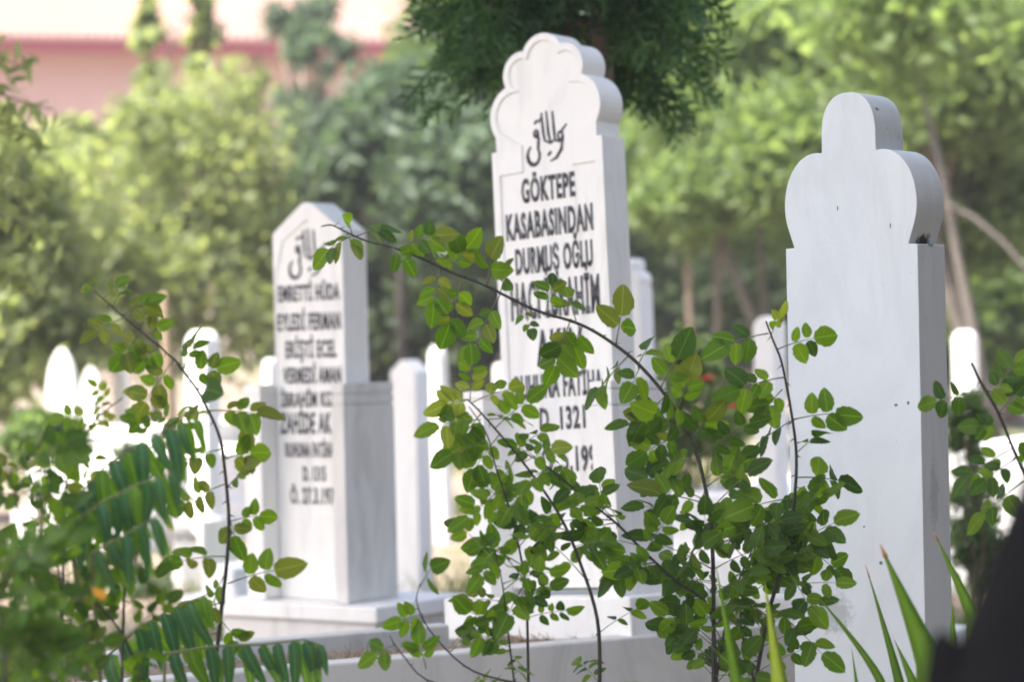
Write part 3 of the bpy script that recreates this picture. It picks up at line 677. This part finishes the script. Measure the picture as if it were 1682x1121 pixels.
# ------------------------------------------------------------------ rose leaves
def leaflet_mesh(name, wid=.36, curl=.12, fold=.18, serr=.02, twist=0, power=.85, tip=1.0):
    """unit-length ovate leaflet along +Y, normal +Z, toothed edge"""
    n = 9; vs = []; fs = []
    for i in range(n + 1):
        t = i / n; w = wid * math.sin(math.pi * t ** power) ** .68 * (1 - .08 * t) if 0 < t < 1 else 0
        w += serr * (1 if i % 2 else -1) * (0 < i < n)
        z = -curl * t * t * 1.0 + .03 * math.sin(t * 6)
        tw = twist * t
        for sgn in (-1, 0, 1):
            x = sgn * w; zz = z + fold * abs(x) + tw * x
            y = t * tip - (.035 * abs(sgn) if i % 2 else 0)
            vs.append((x, y, zz))
    for i in range(n):
        a = i * 3
        fs += [(a, a + 1, a + 4, a + 3), (a + 1, a + 2, a + 5, a + 4)]
    me = bpy.data.meshes.new(name); me.from_pydata(vs, [], fs); me.update()
    me.polygons.foreach_set('use_smooth', [True] * len(me.polygons)); return me
def leaf_set(base_name, mats, lance=False):
    out = {}
    for m in mats:
        L = []
        for v in range(5):
            r_ = random.Random(v * 13 + 5)
            if lance: me = leaflet_mesh(base_name,   .125 + .02 * r_.random(), .25 + .2 * r_.random(), .35, .004, r_.uniform(-.2, .2), .62)
            else: me = leaflet_mesh(base_name, .32 + .08 * r_.random(), r_.uniform(.02, .34), r_.uniform(.1, .35), .012, r_.uniform(-.25, .25), r_.uniform(.82, .95))
            me.materials.append(M[m]); L.append(me)
        out[m] = L
    return out
LEAF = leaf_set('leaflet', ['rose_leaf', 'rose_dark', 'rose_young', 'rose_olive', 'yellow_leaf'])
LANCE = leaf_set('leaflet', ['ail_leaf', 'ail_light'], True)

def set_leaf(o, p, d, n, s, origin):
    d = d.normalized(); x = d.cross(n)
    if x.length < 1e-4: x = d.orthogonal()
    x.normalize(); n = x.cross(d)
    m = Matrix((x, d, n)).transposed().to_4x4()
    wv = random.uniform(.9, 1.12)
    o.matrix_local = Matrix.Translation(p - origin) @ m @ Matrix.Diagonal((s * wv, s, s, 1))
def compound(root, a, b, size, n, mats, facing=None, stalk='young_cane', spread=62, jitter=.2):
    """a pinnate rose leaf: stalk from a to b (world), n leaflets of length size"""
    org = root.location
    d = (b - a); L = max(d.length, 1e-3); d = d / L
    nrm = facing or (CAM_B * random.uniform(.5, 1.1) + Vector((0, 0, 1)) * random.uniform(-.1, .9) + CAM_R * random.gauss(0, .4))
    nrm = (nrm - d * nrm.dot(d)).normalized(); side = d.cross(nrm)
    mid = a.lerp(b, .5) + Vector((0, 0, L * .06))
    bez = lambda t: a.lerp(mid, t).lerp(mid.lerp(b, t), t)
    lf = MB().tube([bez(t) for t in (0, .25, .5, .75, 1)], [size * .030, size * .025, size * .022, size * .018, size * .012], 5).build('leaf', M[stalk], root, True, org)
    def put(p, dr, s):
        m = random.choice(mats); o = bpy.data.objects.new('leaflet', random.choice(LEAF[m])); col.objects.link(o); o.parent = lf
        nn = nrm + Vector([random.gauss(0, jitter) for _ in range(3)]); set_leaf(o, p, dr, nn, s, org)
    put(b, d + Vector([random.gauss(0, .12) for _ in range(3)]) + Vector((0, 0, -.10)), size * random.uniform(1.0, 1.2))
    pairs = (n - 1) // 2
    for i in range(pairs):
        f = 1 - (i + .55) / (pairs + .9) if pairs > 1 else .6
        for sg in (-1, 1):
            an = R(spread + random.gauss(0, 12)); p = bez(min(.97, f + random.uniform(-.02, .02)))
            dr = d * math.cos(an) + side * sg * math.sin(an) + nrm * random.gauss(.05, .15) + Vector((0, 0, -.12))
            put(p + dr.normalized() * size * .06, dr, size * random.uniform(.66, 1.05) * (1 - .10 * i))
    return lf
class Bush:
    def __init__(s, label, base, cat='rose bush', name='rose_bush', group='wild rose bushes'):
        s.t = thing(name, label, cat, base, group); s.base = Vector(base); s.canes = []
    def cane(s, pix, d0, d1, r0, r1, mat='cane', thorns=True, ground=True):
        n = len(pix); raw = [at(x, y, d0 + (d1 - d0) * i / (n - 1)) for i, (x, y) in enumerate(pix)]
        P = []
        for i in range(n - 1):             # Catmull-Rom
            p0, p1, p2, p3 = raw[max(i-1, 0)], raw[i], raw[i+1], raw[min(i+2, n-1)]
            for k in range(5):
                t = k / 5; P.append(.5 * ((2*p1) + (p2-p0)*t + (2*p0-5*p1+4*p2-p3)*t*t + (3*p1-p0-3*p2+p3)*t**3))
        P.append(raw[-1]); s.canes.append(P); m = len(P)
        rr = [r0 + (r1 - r0) * i / (m - 1) for i in range(m)]
        mb = MB()
        pp, r_ = P, rr
        if ground: pp = [s.base.copy(), s.base.lerp(P[0], .6) + Vector((.01, 0, 0))] + P; r_ = [r0 * 1.25, r0 * 1.1] + rr
        mb.tube(pp, r_, 7)
        if thorns:
            for i in range(2, m - 3, 2):
                t = (P[i+1] - P[i]).normalized(); o = t.orthogonal(); o.rotate(Matrix.Rotation(random.uniform(0, 6.28), 3, t))
                q_ = P[i] + o * rr[i] * .8; mb.tube([q_, q_ + o * .004 - t * .003, q_ + o * .0075 - t * .006], [rr[i] * .45 + .0005, .0009, .0002], 4, False)
        mb.build('cane', M[mat], s.t, True, s.base); return P
    def depth_at(s, px, py):               # depth of the nearest cane point to a pixel
        best = (1e9, 5)
        for P in s.canes:
            for p in P:
                q_ = CM.transposed() @ (p - CP); z = -q_.z; x, y = 841 + FPX * q_.x / z, 560.5 - FPX * q_.y / z
                e = (x - px) ** 2 + (y - py) ** 2
                if e < best[0]: best = (e, z)
        return best[1]
    def leaves(s, lst, mats, dz=.06, scale=.93):
        for it in lst:
            ax, ay, tx, ty, size, n = it[:6]; mm = it[6] if len(it) > 6 else mats
            d = s.depth_at(ax, ay); compound(s.t, at(ax, ay, d), at(tx, ty, d + random.uniform(-dz, dz)), size * scale * d / FPX, n, mm)
    def fill(s, P, i0, i1, step, L, size, mats, n=(5, 7), up=.2):
        """leaves at random along a cane between fractions i0..i1; L, size in metres"""
        m = len(P); sd = 1; f = i0
        while f < i1:
            k = min(int(f * (m - 1)), m - 2); t = (P[k+1] - P[k]).normalized(); sd = -sd
            ang = random.uniform(0, 6.28) if random.random() < .4 else (0 if sd > 0 else math.pi) + random.gauss(0, .7)
            o = CAM_R * math.cos(ang) + CAM_B * math.sin(ang) * .8
            dr = (o + t * random.uniform(.1, .6) + Vector((0, 0, random.uniform(-.45, .35) + up))).normalized()
            compound(s.t, P[k].copy(), P[k] + dr * L * random.uniform(.7, 1.25), size * random.uniform(.75, 1.15), random.choice(n), mats)
            f += step * random.uniform(.6, 1.4)
G1, G2, GY, GO = ['rose_leaf'], ['rose_leaf', 'rose_dark'], ['rose_young', 'rose_leaf'], ['rose_olive', 'rose_leaf']
def gbase(px, d): p = at(px, 1121, d); return Vector((p.x, p.y, 0))

# --- the arching rose
A = Bush('large wild rose whose long cane arches left across the inscribed headstones', gbase(1172, 4.85))
cA = A.cane([(1172, 1130), (1172, 1000), (1170, 900), (1163, 825), (1140, 735), (1100, 660), (1050, 600), (1000, 560), (950, 532), (880, 510), (830, 486), (790, 466), (740, 447), (700, 428), (655, 410), (600, 395), (570, 382), (545, 370), (528, 372)], 4.85, 4.72, .0047, .0014)
cA2 = A.cane([(1176, 1100), (1165, 1000), (1110, 955), (1057, 906), (1015, 863), (972, 828), (920, 785), (888, 760), (862, 745)], 4.85, 4.70, .0036, .0014)
cA3 = A.cane([(1176, 1120), (1195, 1010), (1215, 950), (1235, 905), (1250, 860)], 4.86, 4.9, .003, .0012)
A.leaves([(580, 387, 540, 410, 40, 5), (578, 384, 574, 368, 36, 1), (568, 380, 580, 402, 34, 3), (586, 388, 628, 378, 40, 5), (640, 404, 664, 424, 34, 3), (655, 408, 712, 388, 38, 7),
          (698, 428, 733, 425, 34, 5), (738, 446, 762, 412, 42, 5), (800, 470, 808, 425, 42, 3), (722, 440, 712, 496, 40, 7), (760, 455, 738, 532, 42, 7), (822, 482, 782, 566, 46, 7),
          (822, 480, 830, 450, 34, 3), (897, 515, 906, 470, 30, 5), (852, 502, 872, 540, 24, 5), (938, 524, 912, 600, 44, 7), (946, 527, 934, 490, 36, 3), (958, 534, 940, 572, 44, 5),
          (1012, 566, 1020, 520, 56, 3), (1032, 585, 985, 640, 52, 7), (1048, 600, 1062, 575, 42, 3), (1052, 602, 1040, 630, 44, 3), (1084, 640, 1112, 590, 50, 5), (1092, 652, 1058, 690, 50, 5),
          (1112, 678, 1130, 628, 42, 5), (1128, 712, 1062, 742, 46, 7), (1136, 724, 1160, 690, 48, 5), (1146, 755, 1100, 760, 40, 5), (1163, 830, 1085, 812, 48, 7), (1160, 800, 1205, 772, 46, 5)], ['rose_leaf', 'rose_leaf', 'rose_leaf', 'rose_olive', 'rose_dark'], scale=1.0)
A.leaves([(972, 828, 930, 800, 44, 5), (990, 842, 985, 795, 46, 5), (940, 800, 905, 780, 40, 5), (1020, 868, 1000, 830, 40, 5), (1010, 860, 960, 872, 44, 7), (1060, 908, 1090, 860, 44, 7),
          (1080, 925, 1030, 935, 46, 7), (880, 752, 850, 735, 34, 5), (905, 772, 915, 745, 36, 5), (1110, 955, 1140, 900, 42, 5), (1056, 905, 1010, 950, 46, 7), (900, 770, 870, 790, 34, 5)], ['rose_leaf', 'rose_leaf', 'rose_dark'])
A.fill(cA, .02, .27, .020, .12, .048, ['rose_leaf', 'rose_dark', 'rose_dark']); A.fill(cA, .0, .13, .012, .12, .046, ['rose_dark'])
A.fill(cA2, .05, .6, .07, .11, .043, ['rose_leaf', 'rose_dark'])
A.fill(cA3, .05, .98, .08, .10, .048, ['rose_leaf', 'rose_dark'])

# --- upright rose in front of the blank stone
B = Bush('upright wild rose cane standing before the blank lobed headstone', gbase(1235, 4.9))
cB = B.cane([(1240, 1125), (1262, 1010), (1292, 905), (1304, 830), (1308, 750), (1300, 680), (1285, 600), (1270, 560), (1258, 528)], 4.9, 4.8, .0046, .0018)
cB2 = B.cane([(1236, 1110), (1216, 1010), (1240, 900), (1262, 850)], 4.9, 4.98, .003, .0014)
B.leaves([(1262, 548, 1196, 566, 50, 5), (1266, 552, 1280, 520, 30, 5, GY), (1290, 620, 1215, 640, 50, 7), (1275, 575, 1336, 556, 46, 5), (1302, 690, 1372, 680, 50, 5), (1304, 690, 1255, 722, 48, 5),
          (1308, 745, 1340, 720, 40, 3), (1307, 785, 1376, 790, 52, 5), (1306, 800, 1340, 815, 40, 3, ['rose_dark']), (1305, 820, 1240, 832, 54, 5), (1300, 862, 1220, 862, 46, 7), (1302, 850, 1345, 890, 46, 5),
          (1296, 885, 1372, 935, 44, 7), (1285, 640, 1260, 670, 44, 5), (1290, 930, 1330, 1000, 44, 5), (1270, 1000, 1350, 1075, 46, 5), (1262, 1015, 1215, 985, 46, 5)], G2)
B.fill(cB, .03, .38, .038, .11, .048, ['rose_leaf', 'rose_dark'])
B.fill(cB2, .05, .98, .09, .10, .045, ['rose_leaf', 'rose_dark'])

# --- low rose in front of the tall headstone
C = Bush('young wild rose with pale tips in front of the tall scalloped headstone', gbase(940, 4.75))
cC1 = C.cane([(985, 1125), (981, 1018), (949, 915), (917, 844), (859, 760), (794, 683), (768, 657)], 4.75, 4.65, .0042, .0014)
cC2 = C.cane([(868, 1125), (865, 992), (859, 934), (839, 844), (814, 767), (800, 715), (770, 668)], 4.75, 4.62, .0030, .0010)
cC3 = C.cane([(845, 1125), (832, 1020), (825, 960), (812, 900)], 4.7, 4.6, .002, .0009)
cC4 = C.cane([(880, 1128), (778, 1104), (711, 1043), (685, 992), (690, 960)], 4.7, 4.55, .0022, .0009)
cC5 = C.cane([(900, 1135), (720, 1125), (660, 1075), (640, 1045)], 4.7, 4.5, .0020, .0008)
C.leaves([(790, 690, 722, 700, 44, 7, GY), (800, 725, 745, 745, 44, 7), (830, 800, 770, 850, 40, 5), (768, 657, 735, 665, 42, 7, GY), (772, 660, 775, 600, 36, 7, GY), (775, 662, 835, 640, 42, 5, GY), (790, 680, 760, 720, 50, 7, GY), (800, 690, 850, 690, 40, 5, GY), (812, 705, 865, 660, 42, 5),
          (820, 715, 780, 770, 46, 7, GY), (845, 742, 890, 710, 40, 5), (860, 760, 905, 740, 36, 5, GY), (840, 845, 800, 800, 40, 5), (850, 750, 820, 800, 40, 7), (880, 790, 840, 830, 46, 7),
          (840, 850, 780, 830, 36, 5), (858, 930, 800, 900, 46, 5), (850, 890, 890, 870, 46, 5), (915, 842, 960, 830, 44, 5), (925, 860, 880, 900, 48, 5), (945, 910, 990, 900, 46, 7), (862, 960, 835, 1010, 50, 5),
          (690, 965, 708, 935, 44, 3), (695, 1010, 660, 1020, 36, 5), (740, 1072, 780, 1030, 36, 5), (650, 1060, 620, 1075, 46, 3), (700, 1100, 690, 1060, 40, 5), (812, 905, 790, 945, 40, 5), (828, 990, 770, 985, 36, 7, GO)], G1)
for P, a, b in ((cC1, .02, .55), (cC2, .05, .5), (cC3, .05, .98)): C.fill(P, a, b, .10, .10, .041, ['rose_leaf', 'rose_leaf', 'rose_dark'])

# --- left rose cane
D = Bush('tall single wild rose cane with olive tips left of the pointed headstone', gbase(350, 4.6))
cD = D.cane([(350, 1128), (364, 1000), (372, 930), (376, 860), (372, 800), (365, 740), (357, 708), (340, 670), (322, 638), (300, 610), (285, 590), (250, 560), (214, 530), (185, 505), (155, 478)], 4.6, 4.5, .0042, .0011)
D.leaves([(158, 480, 146, 466, 24, 5, GO), (170, 492, 190, 470, 28, 5, GO), (215, 530, 245, 520, 34, 5, GO), (262, 568, 240, 590, 34, 5, GO), (185, 505, 200, 480, 32, 5, GO), (200, 518, 240, 500, 38, 5, GO), (205, 522, 160, 545, 36, 5, GO), (232, 546, 205, 582, 42, 7, GO), (240, 552, 258, 540, 30, 3, GO),
          (285, 592, 240, 660, 46, 7, GO), (300, 606, 318, 565, 40, 5, GO), (308, 618, 355, 605, 42, 5, GO), (325, 640, 338, 640, 54, 1, ['rose_dark']), (335, 660, 290, 690, 44, 7, GO), (345, 675, 420, 680, 52, 7, GO),
          (366, 738, 290, 762, 50, 7, GO), (368, 755, 410, 745, 48, 5, GO), (372, 795, 305, 828, 44, 7, GO), (374, 800, 400, 775, 40, 5, GO), (376, 858, 425, 848, 38, 5), (376, 850, 385, 880, 48, 3), (373, 915, 300, 922, 44, 5), (374, 960, 450, 938, 52, 5), (371, 940, 350, 990, 40, 5),
          (366, 990, 320, 1010, 50, 5, GO), (360, 1040, 300, 1060, 50, 5, GO), (362, 1020, 395, 1060, 40, 5)], GO)

# --- right edge cane
Ee = Bush('wild rose cane with a cut end at the right picture edge', gbase(1705, 4.7))
Ee.cane([(1720, 1100), (1712, 900), (1690, 800), (1665, 740), (1640, 680), (1615, 635), (1596, 597)], 4.7, 4.6, .0038, .0026)
Ee.leaves([(1612, 645, 1540, 660, 40, 5), (1625, 655, 1668, 600, 44, 7), (1640, 680, 1668, 650, 48, 5), (1648, 700, 1610, 700, 34, 5), (1662, 738, 1590, 785, 40, 7), (1668, 755, 1620, 790, 36, 5), (1682, 790, 1620, 845, 50, 5), (1675, 770, 1690, 740, 40, 5)], G2)

# --- blurred leafy rose at the lower left, nearer to the lens
Ff = Bush('dense out of focus wild rose filling the lower left corner', gbase(40, 3.9))
canes = [([(40, 1128), (50, 980), (40, 880), (15, 780), (-10, 720)], 3.9, 3.8), ([(70, 1130), (100, 1010), (90, 900), (70, 830), (40, 760)], 4.1, 4.1), ([(230, 1125), (205, 1050), (150, 985), (90, 945), (40, 920)], 4.2, 4.0),
         ([(10, 1130), (0, 1000), (-15, 900)], 3.5, 3.4), ([(90, 1130), (110, 1060), (120, 1000)], 4.2, 4.25), ([(100, 1130), (105, 900), (110, 790), (150, 700), (200, 655)], 4.35, 4.3), ([(200, 1130), (205, 950), (215, 800), (260, 720), (300, 685)], 4.4, 4.35)]
for i, (px, d0, d1) in enumerate(canes):
    P = Ff.cane(px, d0, d1, .003, .0012)
    if i < 5: Ff.fill(P, .02, .98, (.045, .05, .075, .045, .09)[i], .10, .042, (['rose_dark', 'rose_leaf'], ['rose_leaf', 'rose_dark', 'rose_olive'], ['rose_leaf', 'rose_dark'], ['rose_dark'], ['rose_dark', 'rose_leaf'])[i])
    else: Ff.fill(P, .42, 1.0, .055, .05, .026, ['rose_young', 'rose_leaf'], n=(3, 5))
yl = compound(Ff.t, at(176, 990, 3.85), at(172, 986, 3.85), .027, 1, ['yellow_leaf'])

# --- tree-of-heaven sapling with hanging leaflets
def heaven(label, base, fronds, cat='sapling'):
    t = thing('tree_of_heaven_sapling', label, cat, base)
    st_ = MB()
    for pix, d, ln, n in fronds:
        P = [at(x, y, d) for x, y in pix]; m = len(P)
        st_.tube([base, base.lerp(P[0], .5) + Vector((0, 0, .1)), P[0]], [.006, .005, .003], 6)
        lf = MB().tube(P, [.003 - .002 * i / (m - 1) for i in range(m)], 6).build('leaf', M['young_cane'], t, True, base)
        for i in range(n):
            f = (i + .5) / n * (m - 1); k = min(int(f), m - 2); p = P[k].lerp(P[k + 1], f - k); tg = (P[k + 1] - P[k]).normalized()
            sz = ln * d / FPX * (1.0 if i < n * .75 else 1 - .55 * (i / n - .75) / .25) * random.uniform(.85, 1.1)
            for sd in (-1, 1):
                dr = Vector((0, 0, -1)) * 1.0 + tg * random.uniform(.1, .45) + CAM_B * sd * random.uniform(.15, .45)
                nn = (CAM_B * sd * .8 + Vector((0, 0, 1)) * .5 + tg * random.gauss(0, .5))
                mt = 'ail_leaf' if sd > 0 and random.random() < .75 else 'ail_light'
                o = bpy.data.objects.new('leaflet', random.choice(LANCE[mt])); col.objects.link(o); o.parent = lf
                set_leaf(o, p, dr, nn, sz, base)
    st_.build('stem', M['young_cane'], t, True, base)
heaven('tree of heaven sapling with long hanging leaflets between the left rose canes', gbase(180, 4.9),
       [([(120, 860), (175, 822), (230, 795), (290, 775)], 4.05, 92, 9), ([(110, 835), (170, 770), (250, 715), (335, 685)], 4.18, 90, 11), ([(150, 910), (205, 880), (262, 846)], 4.0, 84, 5)])
heaven('low tree of heaven fronds along the bottom left', gbase(260, 4.5), [([(170, 1085), (230, 1030), (285, 1000), (345, 975)], 4.5, 92, 8), ([(270, 1075), (350, 1063), (430, 1060), (500, 1052), (530, 1062)], 4.45, 84, 11)])

# --- overhanging foliage at the left edge
lfr = thing('overhanging_branch', 'soft green pinnate fronds hanging in from the left picture edge', 'tree', tb(-260, 9.0))
bb = lfr.location
mbt = MB().tube([Vector((0, 0, 0)), at(-250, 300, 9) - bb, at(-230, 60, 9) - bb], [.06, .05, .03], 8)
Pl = []
for (x0, y0, x1, y1) in ((-230, 130, 85, 180), (-220, 200, 70, 215), (-230, 250, 60, 300), (-220, 320, 90, 385), (-200, 60, 40, 110), (-210, 400, 60, 470)):
    a_, b_ = at(x0, y0, 9) - bb, at(x1, y1, 8.8) - bb; mbt.tube([a_, a_.lerp(b_, .5) + Vector((0, 0, .05)), b_], [.012, .008, .002], 5)
    for i in range(60):
        f = .35 + .65 * random.random(); p = a_.lerp(b_, f) + Vector((0, 0, .05 * math.sin(math.pi * f))); Pl.append(np.array(p) + rng.normal(size=3) * .03 + np.array((0, 0, -.02)))
mbt.build('trunk', M['bark'], lfr, True)
V, Fc = leaf_cloud(np.array(Pl), .10, .032, .5, .9); obj('crown', npmesh('crown', V, Fc), M['t_yellow'], lfr)

# ------------------------------------------------------------------ iris blades
def iris():
    d0 = 4.55; base = gbase(1450, d0); t = thing('iris_clump', 'sword shaped green blades in front of the blank headstone foot', 'iris', base)
    lst = [((1215, 1150), (1176, 930), 26, 'iris', 0, 4.5), ((1284, 1150), (1256, 955), 34, 'iris_light', 0, 4.45), ((1452, 1140), (1332, 968), 16, 'iris', .2, 4.7), ((1480, 1140), (1422, 930), 18, 'iris', .1, 4.75),
           ((1530, 1100), (1446, 895), 50, 'iris', .05, 4.4), ((1505, 1140), (1468, 1050), 20, 'iris', .1, 4.7), ((1600, 1020), (1534, 875), 26, 'iris', .05, 4.6), ((1566, 1060), (1564, 985), 14, 'iris', 0, 4.65),
           ((1410, 1150), (1398, 1060), 9, 'iris', .05, 4.7), ((1235, 1150), (1165, 1060), 9, 'iris', .3, 4.5), ((1130, 1140), (1010, 1121), 12, 'iris', .5, 4.3), ((1550, 1160), (1500, 1000), 26, 'iris', 0, 4.5)]
    for (bx, by), (tx, ty_), w, mt, bend, d in lst:
        a, b = at(bx, by, d), at(tx, ty_, d); k = d / FPX; root = Vector((a.x, a.y, 0)) + Vector((0, 0, .02))
        root.x = base.x + (a.x - base.x) * .75
        ctrl = a + Vector((0, 0, (b.z - a.z) * bend)); L = []
        for i in range(4): L.append(root.lerp(a, i / 4))
        for i in range(9): f = i / 8; L.append(a.lerp(ctrl, f).lerp(ctrl.lerp(b, f), f))
        vs = []; n = len(L)
        for i, p in enumerate(L):
            tg = (L[min(i + 1, n - 1)] - L[max(i - 1, 0)]).normalized(); sx = tg.cross(CAM_B).normalized()
            f = i / (n - 1); hw = w * k * .5 * (1.0 if f < .35 else max(.02, (1 - ((f - .35) / .65) ** 1.6))); nb = sx.cross(tg)
            vs += [p - sx * hw, p + nb * hw * .45, p + sx * hw, p - nb * .0009]
        mb = MB().add(vs, [f_ for i in range(n - 1) for f_ in ((4*i, 4*i+1, 4*i+5, 4*i+4), (4*i+1, 4*i+2, 4*i+6, 4*i+5), (4*i+2, 4*i+3, 4*i+7, 4*i+6), (4*i+3, 4*i, 4*i+4, 4*i+7))])
        o = mb.build('blade', M[mt], t, True, base)
        if (bx in (1480, 1530, 1600)):        # withered tip
            tip = b + (L[-1] - L[-2]) * .02; MB().tube([L[-2] + (L[-1] - L[-2]) * .55, tip], [w * k * .09, .0005], 5).build('tip', M['dry_tip'], o, True, base)
iris()

# ------------------------------------------------------------------ dark trunk close to the lens
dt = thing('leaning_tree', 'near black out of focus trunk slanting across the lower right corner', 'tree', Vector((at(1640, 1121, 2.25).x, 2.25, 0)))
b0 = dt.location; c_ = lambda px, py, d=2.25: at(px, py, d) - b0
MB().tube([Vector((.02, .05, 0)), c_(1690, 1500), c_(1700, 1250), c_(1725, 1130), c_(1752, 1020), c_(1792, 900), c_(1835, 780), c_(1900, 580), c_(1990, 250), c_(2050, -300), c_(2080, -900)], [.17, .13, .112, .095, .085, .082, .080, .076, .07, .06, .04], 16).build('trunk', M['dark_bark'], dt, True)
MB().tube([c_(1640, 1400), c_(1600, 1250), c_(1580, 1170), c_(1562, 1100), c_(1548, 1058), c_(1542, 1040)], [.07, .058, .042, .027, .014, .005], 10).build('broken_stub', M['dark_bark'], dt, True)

# ------------------------------------------------------------------ summer haze
hz = MB().box(-170, 170, -25, 310, -1.5, 42).build('haze', None); hz['kind'] = 'stuff'
hm = bpy.data.materials.new('haze'); hm.use_nodes = True; nt = hm.node_tree; nt.nodes.remove(nt.nodes['Principled BSDF'])
pv = nt.nodes.new('ShaderNodeVolumePrincipled'); pv.inputs['Color'].default_value = (.92, .95, 1, 1); pv.inputs['Density'].default_value = .0014
pv.inputs['Anisotropy'].default_value = 0.0; nt.links.new(pv.outputs[0], nt.nodes['Material Output'].inputs['Volume']); hz.data.materials.append(hm)
